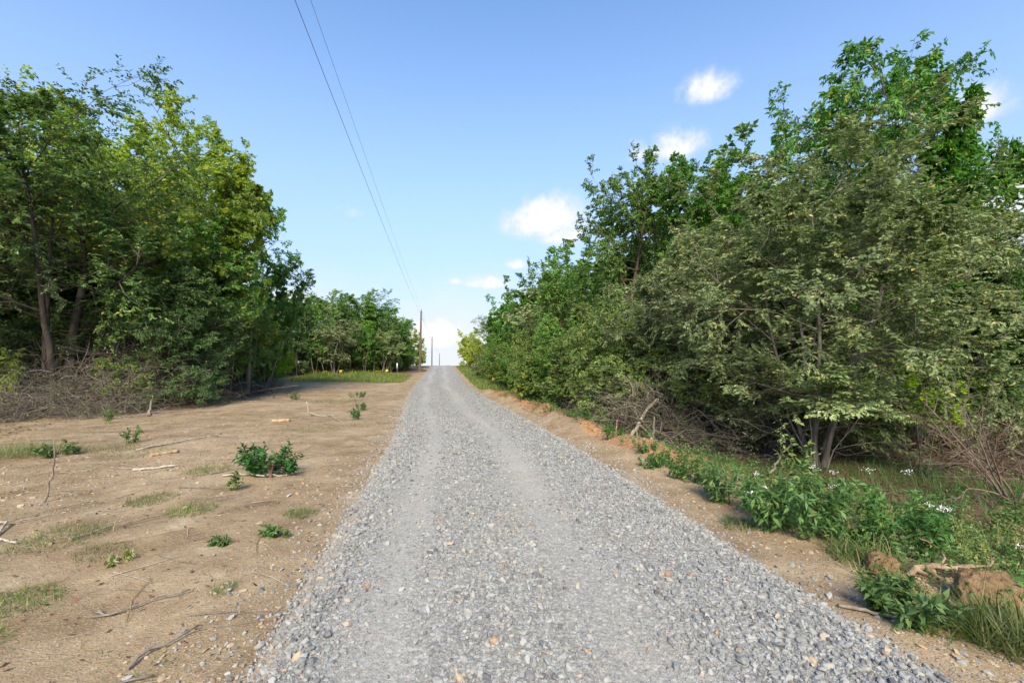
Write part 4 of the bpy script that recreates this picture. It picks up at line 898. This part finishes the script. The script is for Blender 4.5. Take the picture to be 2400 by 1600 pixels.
# thin sprigs on the bare earth
n = 4200; x = -1.4-9*rg.uniform(0, 1, n)**.9; y = 2.2+26*rg.uniform(0, 1, n)**1.2
k = fnoise(x, y, 75, 3, 1.0) > rg.uniform(.1, 1.1, n); x, y = x[k], y[k]
m_ = 9; x = np.repeat(x, m_)+rg.normal(0, .05, len(x)*m_); y = np.repeat(y, m_)+rg.normal(0, .05, len(y)*m_)
V, F, t = blades(x, y, ground_h(x, y)-.005, np.full(len(x), .055), rg, .002, 1.1)
tag(link('sparse_grass', quads_mesh('sparse_grass', V, F, [M['grass']], None, {'tint': ('FACE', t)})), 'scattered thin grass sprigs over the bare earth', 'grass', kind='stuff')
# low undergrowth along the bank foot
n = 4200; y = 2.4+26*rg.uniform(0, 1, n)**1.4; x = road_c(y)+2.45+2.9*rg.uniform(0, 1, n)
k = fnoise(x, y, 76, 3, 1.2) > rg.uniform(-.6, 1.1, n); x, y = x[k], y[k]
S = np.stack([x, y, ground_h(x, y)-.01], 1); Dd = np.stack([rg.normal(0, .4, len(x)), rg.normal(0, .4, len(x)), np.ones(len(x))], 1)
Pq = grow(S, Dd, rg.uniform(.08, .26, len(x)), 3, .15, 0, rg)
V, F, t = leaves(Pq, 9, .045, .02, .3, rg, rg.uniform(0, 1, len(x)), flat=.1)
tag(link('undergrowth', quads_mesh('undergrowth', V, F, [M['weed']], None, {'tint': ('FACE', t)})), 'low leafy ground cover along the foot of the bank', 'ground cover', kind='stuff')
# dry leaf crumbs over the clearing
n = 9000; y = 2+22*rg.uniform(0, 1, n)**1.4; x = -1.1-10*rg.uniform(0, 1, n)**.9; k = fnoise(x, y, 78, 3, .9) > rg.uniform(-.5, 1.0, n); x, y = x[k], y[k]; n = len(x)
c = np.stack([x, y, ground_h(x, y)+.010], 1); a = rg.uniform(0, 6.28, n); l = rg.uniform(.008, .024, n)[:, None]
ax = np.stack([np.cos(a), np.sin(a), rg.normal(0, .4, n)], 1); sdv = np.stack([-np.sin(a), np.cos(a), rg.normal(0, .4, n)], 1)*.5
V = np.stack([c-ax*l, c+sdv*l, c+ax*l, c-sdv*l], 1).reshape(-1, 3)
tag(link('dry_leaf_crumbs', quads_mesh('dry_leaf_crumbs', V, np.arange(n*4).reshape(-1, 4), [M['litter']], None, {'tint': ('FACE', rg.uniform(0, 1, n))})), 'dry leaf crumbs scattered over the cleared earth', 'leaf litter', kind='stuff')
# fallen leaves
n = 12000; y = 3+28*rg.uniform(0, 1, n)**1.3; sd = rg.uniform(0, 1, n) < .55
x = np.where(sd, wood_right(y)-1.3+7*rg.uniform(0, 1, n)**1.4, wood_left(y)+1.6-6*rg.uniform(0, 1, n)**1.3)
c = np.stack([x, y, ground_h(x, y)+.012], 1); a = rg.uniform(0, 6.28, n); l = rg.uniform(.02, .05, n)[:, None]
ax = np.stack([np.cos(a), np.sin(a), rg.normal(0, .25, n)], 1); sdv = np.stack([-np.sin(a), np.cos(a), rg.normal(0, .3, n)], 1)*.5
V = np.stack([c-ax*l, c+sdv*l, c+ax*l, c-sdv*l], 1).reshape(-1, 3)
tag(link('fallen_leaves', quads_mesh('fallen_leaves', V, np.arange(n*4).reshape(-1, 4), [M['litter']], None, {'tint': ('FACE', rg.uniform(0, 1, n))})), 'brown fallen leaves under the trees to both sides', 'leaf litter', kind='stuff')
# twig litter
n = 7500; x = -1.2-10.5*rg.uniform(0, 1, n)**.85; y = 2.1+26*rg.uniform(0, 1, n)**1.05
a = rg.normal(.25, .7, n); L = np.clip(rg.lognormal(math.log(.12), .65, n), .03, .55)
S = np.stack([x, y, ground_h(x, y)+.012], 1); P = grow(S, np.stack([np.cos(a), np.sin(a), np.zeros(n)], 1), L, 2, .16, 0, rg)
P[:, :, 2] = ground_h(P[:, :, 0], P[:, :, 1])+.006+np.abs(rg.normal(0, .012, P.shape[:2]))
V1, F1 = tubes(P, np.clip(L*.011, .0015, .005)*np.clip(y/5, .5, 1.2), np.clip(L*.006, .001, .003), 3)
n2 = 700; y = 3+24*rg.uniform(0, 1, n2)**1.2; x = road_c(y)+2.3+2.5*rg.uniform(0, 1, n2); a = rg.uniform(0, 6.28, n2); L = np.clip(rg.lognormal(math.log(.18), .5, n2), .05, .8)
P = grow(np.stack([x, y, ground_h(x, y)], 1), np.stack([np.cos(a), np.sin(a), np.zeros(n2)], 1), L, 4, .14, 0, rg)
P[:, :, 2] = ground_h(P[:, :, 0], P[:, :, 1])+.006+np.abs(rg.normal(0, .014, P.shape[:2]))
V2, F2 = tubes(P, np.clip(L*.012, .0018, .007), np.clip(L*.006, .001, .003), 4)
mi1 = np.repeat(rg.integers(0, 3, n), len(F1)//n); mi2 = np.repeat(rg.integers(0, 3, n2), len(F2)//n2)
tag(link('twig_litter', quads_mesh('twig_litter', np.concatenate([V1, V2]), np.concatenate([F1, F2+len(V1)]), [M['greystick'], M['dead'], M['deadtan']], np.concatenate([mi1, mi2]), None, True)),
    'thin broken twigs strewn over the cleared earth', 'twig litter', kind='stuff')
print('plants', time.time()-T0)

# ------------------------------------------------------------------ single sticks and logs
def stick(name, label, pts, r0, r1, mat, forks=(), cat='stick', sides=8, seed=0, lie=True):
    r = np.random.default_rng(seed+len(label))
    p = np.array(pts, float)
    if cat in ('stick', 'branch') and p[0, 0] < 0: r0 *= .72; r1 *= .72
    if lie: p[:, 2] += ground_h(p[:, 0], p[:, 1])
    t = np.linspace(0, 1, len(p)); tt = np.linspace(0, 1, 11)
    q_ = np.stack([np.interp(tt, t, p[:, k]) for k in range(3)], 1)
    ln_ = np.linalg.norm(p[-1]-p[0]); q_[1:-1] += r.normal(0, .012*ln_, (9, 3))*np.array([1, 1, .4])
    if lie: q_[:, 2] = np.maximum(q_[:, 2], ground_h(q_[:, 0], q_[:, 1])+r0*.55)
    base = q_[0].copy(); e = link(name, None, None, tuple(base)); tag(e, label, cat)
    V, F = tubes((q_-base)[None], [r0], [r1], sides); V = V+r.normal(0, r0*.08, V.shape)
    caps = [list(range(sides))[::-1], [len(V)-sides+k for k in range(sides)]]
    me = bpy.data.meshes.new('shaft'); me.from_pydata([tuple(v) for v in V], [], [tuple(int(k) for k in f) for f in F]+caps); me.materials.append(M[mat])
    for pl in me.polygons: pl.use_smooth = len(pl.vertices) == 4
    link('shaft', me, e)
    for (f, dx, dy, dz_, rr) in forks:
        s_ = q_[int(f*10)]-base; en = s_+np.array((dx, dy, dz_)); mid = (s_+en)/2+r.normal(0, .06*np.linalg.norm(en-s_), 3)
        V, F = tubes(np.array([[s_, s_*.6+mid*.4, mid, (mid+en)/2, en]]), [rr], [rr*.35], 6)
        link('side_branch', quads_mesh('side_branch', V, F, [M[mat]], smooth=True), e)
    return e
stick('fallen_stick', 'white crooked stick at the picture edge on bare earth', [(-4.5, 5.4, .02), (-4.1, 5.1, .04), (-3.9, 4.75, .02), (-3.6, 4.6, .02)], .016, .014, 'dead', [(.8, -.05, -.14, -.0, .008)])
stick('fallen_stick', 'straight bleached stick in the middle of the clearing', [(-4.55, 7.68, .02), (-4.3, 7.72, .02), (-3.98, 7.78, .03)], .026, .020, 'dead')
stick('short_log', 'short thick pale log behind the bleached stick', [(-4.9, 8.7, .03), (-4.62, 9.0, .03)], .034, .03, 'deadtan', cat='log')
stick('fallen_branch', 'long grey branch lying behind the short log', [(-5.5, 9.35, .02), (-5.3, 9.75, .03), (-5.05, 10.3, .03), (-4.75, 10.75, .04)], .026, .014, 'dead', [(.55, .05, .3, .06, .01)], cat='branch')
stick('fallen_twig', 'grey curved twig with two tines near the front', [(-2.17, 3.36, .015), (-2.05, 3.30, .02), (-1.93, 3.40, .03), (-1.70, 3.52, .03)], .010, .006, 'greystick', [(.35, -.13, -.02, .01, .005), (.2, -.08, .05, .01, .005)])
stick('fallen_twig', 'bent grey twig close to the bottom of the picture', [(-1.60, 2.72, .015), (-1.58, 2.84, .03), (-1.50, 2.90, .02), (-1.42, 3.04, .03)], .012, .006, 'greystick', [(.4, -.05, .03, .02, .006)])
stick('fallen_stick', 'white upturned stick standing out far up the clearing', [(-4.0, 15.2, .05), (-4.1, 15.1, .12), (-4.15, 15.05, .45)], .03, .018, 'dead', [(.3, .5, -.1, -.08, .02)])
stick('fallen_branch', 'thin pale branch pointing at the road up the clearing', [(-3.6, 15.4, .04), (-3.1, 14.0, .05), (-2.5, 12.5, .03)], .02, .010, 'dead', [(.5, .3, .1, .06, .008)], cat='branch')
stick('fallen_stick', 'grey stick pointing at the sprouting stump', [(-3.25, 7.15, .02), (-3.0, 7.3, .03), (-2.72, 7.35, .04)], .016, .012, 'greystick')
stick('fallen_stick', 'pale split stick lying against the sprouting stump', [(-3.0, 6.95, .02), (-2.7, 6.93, .03), (-2.38, 6.88, .04)], .018, .013, 'dead', [(.6, .1, -.14, .02, .008)])
stick('wood_slab', 'flat tan slab of wood lying up the clearing', [(-4.55, 13.3, .03), (-4.1, 13.35, .03)], .06, .05, 'deadtan', cat='wood')
stick('fallen_branch', 'broken branch near the white crooked stick', [(-3.2, 4.62, .02), (-3.05, 4.9, .03), (-2.75, 5.25, .02)], .011, .007, 'greystick', [(.5, .12, .02, .03, .005)], cat='branch')
stick('fallen_twig', 'dark twig at the bottom edge of the picture', [(-1.68, 2.56, .012), (-1.55, 2.60, .02), (-1.42, 2.62, .02)], .009, .006, 'vine')
stick('fallen_branch', 'reddish broken branches lying by the sapling stems', [(-9.4, 24.6, .1), (-8.6, 25.4, .22), (-7.6, 26.0, .36)], .05, .03, 'deadtan', [(.3, .9, .2, .1, .03), (.5, -.5, .4, .15, .025)], cat='branch')
stick('fallen_branch', 'dark fallen branch along the foot of the brush heap', [(-9.4, 14.8, .04), (-8.4, 15.6, .08), (-7.2, 16.3, .03)], .03, .015, 'greystick', [(.4, .4, .1, .2, .012)], cat='branch')
stick('fallen_branch', 'long thin branch lying across the clearing below the saplings', [(-8.0, 19.5, .03), (-6.6, 20.2, .07), (-5.2, 20.6, .03)], .024, .012, 'greystick', [(.6, .3, .4, .1, .010)], cat='branch')
stick('standing_stem', 'thin leafless stem standing alone in the bare earth', [(-4.46, 6.02, -.05), (-4.45, 6.05, .16), (-4.40, 6.05, .42), (-4.42, 6.05, .70)], .013, .006, 'greystick', [(.95, -.12, .0, .06, .004)], cat='stem', lie=True)
stick('broken_stump', 'jagged broken stump at the foot of the brush heap', [(-8.7, 15.3, -.05), (-8.68, 15.3, .2), (-8.62, 15.3, .62)], .07, .012, 'greystick', [(.2, -.3, .0, -.02, .04), (.2, .26, .1, -.03, .03)], cat='stump')
stick('leaning_branch', 'pale dead branch leaning out of the brown vines', [(4.12, 9.6, .05), (4.35, 9.75, .25), (4.7, 10.0, .70), (5.15, 10.1, 1.12)], .045, .035, 'dead', [(.45, .18, -.35, -.30, .028), (.15, -.25, -.1, -.10, .02), (.38, -.05, -.2, -.24, .02)], cat='branch')
stick('upright_stub', 'short grey stub standing upright on the clay berm', [(4.15, 8.55, -.06), (4.15, 8.55, .2), (4.17, 8.55, .50)], .022, .016, 'bark_grey', cat='stub')
stick('thin_stake', 'thin pale splinter standing beside the leaning dead branch', [(3.75, 9.55, -.04), (3.77, 9.55, .15), (3.80, 9.55, .36)], .014, .006, 'deadtan', cat='stake')
stick('fallen_branch', 'grey dead branch propped in the shade under the elm', [(5.6, 7.2, .04), (6.0, 7.4, .25), (6.7, 7.9, .62)], .022, .010, 'greystick', [(.5, .1, .3, .12, .01)], cat='branch')
stick('fallen_stick', 'dark stick on the earth in front of the small broad-leaved weed', [(2.62, 2.75, .015), (2.75, 2.62, .02), (2.88, 2.50, .02)], .013, .009, 'greystick')

# stump with sprouting leaves
e = link('sprouting_stump', None, None, (-2.32, 6.8, gz(-2.32, 6.8))); tag(e, 'small cut stump with a bush of glossy green sprouts', 'stump')
rr_ = np.random.default_rng(401)
V, F = tubes(np.array([[(0, 0, -.06), (.0, 0, .06), (-.01, .0, .16), (-.02, 0, .27)]], float), [.030], [.018], 10); V += rr_.normal(0, .003, V.shape)
link('trunk', quads_mesh('trunk', V, F, [M['bark_brown']], smooth=True), e)
for k, (dx, dy, dz_) in enumerate([(-.12, -.03, .33), (.08, -.03, .30), (-.25, .02, .05), (.2, .05, .02)]):
    V, F = tubes(np.array([[(0, 0, .05), (dx*.4, dy, dz_*.5), (dx, dy, dz_)]], float), [.016], [.008], 6); link('side_branch', quads_mesh('side_branch', V, F, [M['dead' if k > 1 else 'bark_brown']], smooth=True), e)
n = 46; a = rr_.uniform(0, 6.28, n); S = np.stack([np.where(a > 5.3, .10, -.12)+np.cos(a)*.10, .12+np.sin(a)*.07, np.full(n, .02)], 1)
P = grow(S, np.stack([np.cos(a)*.7, np.sin(a)*.5, np.ones(n)], 1), np.where(a > 5.3, .62, 1.1)*rr_.uniform(.22, .46, n), 4, .12, .03, rr_)
V1, F1 = tubes(P, np.full(n, .004), np.full(n, .002), 4)
tag(link('shoots', quads_mesh('shoots', V1, F1, [M['twig']], smooth=True), e), kind='stuff')
V, F, t = leaves(P, 18, .080, .038, .22, rr_, rr_.uniform(0, 1, n), t0=.12, bend=.95, nj=.4, flat=.1)
link('leaves', quads_mesh('leaves', V, F, [M['glossy']], None, {'tint': ('FACE', t)}), e)

# uprooted roots and the earth clod
e = link('bared_roots', None, None, (3.72, 3.02, gz(3.72, 3.02)-.01)); tag(e, 'bleached knot of bared roots lying behind the small weed', 'roots')
for k, (pts, r0, r1) in enumerate([([(-.34, .0, .04), (-.18, .02, .13), (.0, .0, .15), (.2, -.03, .13), (.4, -.06, .15)], .045, .028), ([(-.1, .02, .15), (-.02, -.06, .06), (.04, -.10, -.04)], .035, .022),
                                   ([(-.20, .02, .13), (-.16, -.10, .10), (-.10, -.20, .02), (.0, -.26, .0)], .024, .010), ([(.1, .0, .14), (.2, .06, .22), (.16, .1, .30), (.05, .16, .38)], .008, .004),
                                   ([(-.3, .02, .06), (-.42, -.06, .04), (-.55, -.1, .0)], .026, .010), ([(.3, -.05, .14), (.22, -.12, .07), (.1, -.16, .03), (-.1, -.18, .03)], .02, .010), ([(.28, -.05, .15), (.42, -.16, .2), (.5, -.14, .28)], .012, .005)]):
    p = np.array(pts, float); t = np.linspace(0, 1, len(p)); tt = np.linspace(0, 1, 9); q_ = np.stack([np.interp(tt, t, p[:, c]) for c in range(3)], 1); q_ += rr_.normal(0, .006, q_.shape)
    V, F = tubes(q_[None]*np.array([.8, .8, .68]), [r0*.62], [r1*.5], 8); V += rr_.normal(0, .005, V.shape); link('root', quads_mesh('root', V, F, [M['root']], smooth=True), e)
def clod(name, label, x, y, s, seed, mat):
    import bmesh
    bm = bmesh.new(); bmesh.ops.create_icosphere(bm, subdivisions=5, radius=1); me = bpy.data.meshes.new(name); bm.to_mesh(me); bm.free()
    V = np.empty(len(me.vertices)*3, np.float32); me.vertices.foreach_get('co', V); V = V.reshape(-1, 3)
    d = 1+.16*fnoise(V[:, 0]*2+V[:, 2], V[:, 1]*2-V[:, 2], seed, 4, 1.6)+.10*fnoise(V[:, 0]*6, V[:, 1]*6+V[:, 2]*7, seed+1, 4, 1.7)
    d = d+np.random.default_rng(seed).normal(0, .028, len(V)); V[:, :2] *= (1+.45*np.clip(-V[:, 2:3]+.2, 0, 1))
    V = V*d[:, None]*np.array(s); me.vertices.foreach_set('co', V.astype(np.float32).ravel()); me.materials.append(mat)
    me.polygons.foreach_set('use_smooth', np.ones(len(me.polygons), bool)); me.update()
    o = link(name, me, None, (x, y, gz(x, y)+s[2]*.15)); return tag(o, label, 'earth clod')
gm, t, o = newmat('crumbly_earth')
g_ = t.node('ShaderNodeTexCoord').outputs['Object']; n_ = t.noise(g_, 9, 8, .7); n2_ = t.noise(g_, 45, 6, .75)
c_ = t.ramp(n_, [(.3, (.20, .125, .066)), (.5, (.33, .22, .122)), (.7, (.44, .315, .19))])
c_ = t.mix(t.math('MULTIPLY', t.sstep(n2_, .5, .34), .6), c_, (.10, .065, .035, 1))
p_ = t.node('ShaderNodeBsdfPrincipled'); t.put(p_.inputs['Base Color'], c_); p_.inputs['Roughness'].default_value = 1; p_.inputs['Specular IOR Level'].default_value = .05
b_ = t.node('ShaderNodeBump'); b_.inputs['Strength'].default_value = 1; b_.inputs['Distance'].default_value = .05
t.put(b_.inputs['Height'], t.math('ADD', n_, t.math('MULTIPLY', n2_, .6))); t.l.new(b_.outputs[0], p_.inputs['Normal']); t.l.new(p_.outputs[0], o.inputs[0])
clod('earth_clod', 'big tan clod of earth torn up beside the bared roots', 3.66, 2.62, (.19, .17, .19), 5, gm)
clod('earth_clod', 'small lump of earth by the flowering weed and the roots', 3.42, 3.16, (.12, .10, .12), 8, gm)

# ------------------------------------------------------------------ power line
def lathe(prof, sides=16):
    V, F = [], []
    for k, (r_, z) in enumerate(prof):
        for s_ in range(sides):
            a = s_*6.2832/sides; V.append((r_*math.cos(a), r_*math.sin(a), z))
    for k in range(len(prof)-1):
        for s_ in range(sides): F.append((k*sides+s_, k*sides+(s_+1) % sides, (k+1)*sides+(s_+1) % sides, (k+1)*sides+s_))
    return np.array(V), np.array(F)
def pole(label, x, y, top, lean=0.):
    z0 = gz(x, y); h = top-z0
    e = link('utility_pole', None, None, (x, y, z0)); e.rotation_euler = (0, lean, 0); tag(e, label, 'utility pole', 'poles along the road')
    V, F = lathe([(.0, -.3), (.14, -.3), (.135, 0), (.115, h*.5), (.09, h), (.0, h+.03)], 14); link('shaft', quads_mesh('shaft', V, F, [M['pole']], smooth=True), e)
    V, F = lathe([(0, .0), (.03, .0), (.03, .10), (.07, .13), (.05, .17), (.065, .21), (.03, .28), (0, .29)], 12); link('insulator', quads_mesh('insulator', V, F, [M['porcelain']], smooth=True), e, (.0, 0, h))
    V, F = lathe([(0, -.05), (.05, -.05), (.06, 0), (.04, .03), (.06, .06), (0, .07)], 12); link('insulator', quads_mesh('insulator', V, F, [M['porcelain']], smooth=True), e, (.19, 0, h-.95))
    V, F = tubes(np.array([[(.10, 0, h-.98), (.15, 0, h-.98), (.22, 0, h-.96)]]), [.025], [.02], 6); link('bracket', quads_mesh('bracket', V, F, [M['metal']], smooth=True), e)
    V, F = tubes(np.array([[(.16, .03, 0), (.145, .03, h*.4), (.115, .02, h*.8)]]), [.012], [.012], 5); link('ground_wire', quads_mesh('ground_wire', V, F, [M['metal']], smooth=True), e)
    return (x+lean*h, y, z0+h)
p1 = pole('tall brown wooden pole nearest along the road carrying two wires', -2.6, 55.0, 8.0, .018)
p2 = pole('second wooden pole near the crest', -2.3, 108.0, 8.1, .0)
p3 = pole('last pole just showing over the crest', -.9, 175.0, 5.9, .0)
def wire(label, a, b, sag, rad):
    t = np.linspace(0, 1, 60)[:, None]; P = np.array(a)*(1-t)+np.array(b)*t; P[:, 2:3] -= sag*4*t*(1-t)
    V, F = tubes(P[None], [rad], [rad], 6); o = link('overhead_wire', quads_mesh('overhead_wire', V, F, [M['cable']], smooth=True)); tag(o, label, 'wire', 'overhead wires')
wire('upper thin overhead wire crossing the open sky', (-2.55, -14, 9.4), (p1[0], p1[1], p1[2]+.27), .55, .0038)
wire('lower thicker overhead wire crossing the open sky', (-2.50, -14, 8.5), (p1[0]+.19, p1[1], p1[2]-.93), .55, .0056)
wire('upper wire between the first and second poles', (p1[0], p1[1], p1[2]+.27), (p2[0], p2[1], p2[2]+.27), .5, .008)
wire('lower wire between the first and second poles', (p1[0]+.19, p1[1], p1[2]-.93), (p2[0]+.19, p2[1], p2[2]-.93), .5, .010)
wire('upper wire beyond the second pole', (p2[0], p2[1], p2[2]+.27), (p3[0], p3[1], p3[2]+.27), .6, .008)
wire('lower wire beyond the second pole', (p2[0]+.19, p2[1], p2[2]-.93), (p3[0]+.19, p3[1], p3[2]-.93), .6, .010)
# yellow guy guard and survey markers
e = link('guy_guard', None, None, (-4.3, 78.0, gz(-4.3, 78.0))); tag(e, 'slanted yellow guy-wire guard near the sunlit trees', 'guy guard')
V, F = lathe([(0, 0), (.06, 0), (.06, 2.2), (0, 2.2)], 10); o = link('sleeve', quads_mesh('sleeve', V, F, [M['yellowp']], smooth=True), e); o.rotation_euler = (0, .28, 0)
V, F = tubes(np.array([[(0, 0, -.2), (1.0, .0, 3.4), (1.6, 0, 5.6)]]), [.012], [.012], 5); link('guy_wire', quads_mesh('guy_wire', V, F, [M['cable']], smooth=True), e)
def flag(name, label, x, y, h, mat, wide=.16):
    e = link(name, None, None, (x, y, gz(x, y))); tag(e, label, 'marker flag')
    V, F = lathe([(0, -.1), (.006, -.1), (.005, h), (0, h)], 6); link('stake', quads_mesh('stake', V, F, [M['metal']]), e)
    gx_, gz_ = np.meshgrid(np.linspace(0, wide, 6), np.linspace(h-.16, h, 4)); gy_ = .02*np.sin(gx_*40)
    V = np.stack([gx_, gy_, gz_], -1).reshape(-1, 3); i = (np.arange(3)[:, None]*6+np.arange(5)[None]).ravel(); F = np.stack([i, i+1, i+7, i+6], 1)
    V = np.concatenate([V, V+np.array([0, .003, 0])]); F = np.concatenate([F, F[:, ::-1]+24]); link('pennant', quads_mesh('pennant', V, F, [M[mat]], smooth=True), e)
flag('survey_flag', 'yellow survey flag in the meadow grass below the fanned elm', -9.0, 42.5, .62, 'yellowp', .2)
flag('survey_flag', 'yellow survey flag in the meadow grass near the brown pole', -5.0, 42.5, .72, 'yellowp', .2)
flag('survey_flag', 'yellow survey flag on the verge under the bank shrubs', 3.4, 31.0, .60, 'yellowp', .18)
flag('survey_flag', 'orange-yellow flag on the clay closer along the bank', 3.5, 22.0, .30, 'yellowp', .15)
e = link('marker_post', None, None, (-4.6, 48.8, gz(-4.6, 48.8))); tag(e, 'slim white marker post by the far stand of trees', 'marker post')
V, F = lathe([(0, -.1), (.03, -.1), (.03, 1.1), (0, 1.12)], 8); link('post', quads_mesh('post', V, F, [M['greystick']], smooth=True), e)
V, F = lathe([(0, .62), (.055, .62), (.055, 1.16), (0, 1.18)], 10); link('sleeve', quads_mesh('sleeve', V, F, [M['whitep']], smooth=True), e)
# goldenrod dots in the meadow
n = 120; x = np.repeat(rg.uniform(-12.5, -5.6, 12), 10)+rg.normal(0, .12, n); y = np.repeat(rg.uniform(39, 45, 12), 10)+rg.normal(0, .12, n)
c = np.stack([x, y, ground_h(x, y)+rg.uniform(.35, .62, n)], 1); u = nrm(rg.normal(size=(n, 3)))*.03; v = nrm(rg.normal(size=(n, 3)))*.03
tag(link('goldenrod_blossom', quads_mesh('goldenrod_blossom', np.stack([c+u, c+v, c-u, c-v], 1).reshape(-1, 3), np.arange(n*4).reshape(-1, 4), [M['yellowp']])), 'yellow blossom specks over the meadow strip', 'flowers', kind='stuff')
print('done', time.time()-T0, 'tris', sum(len(m.polygons)*2 for m in bpy.data.meshes if m.users))
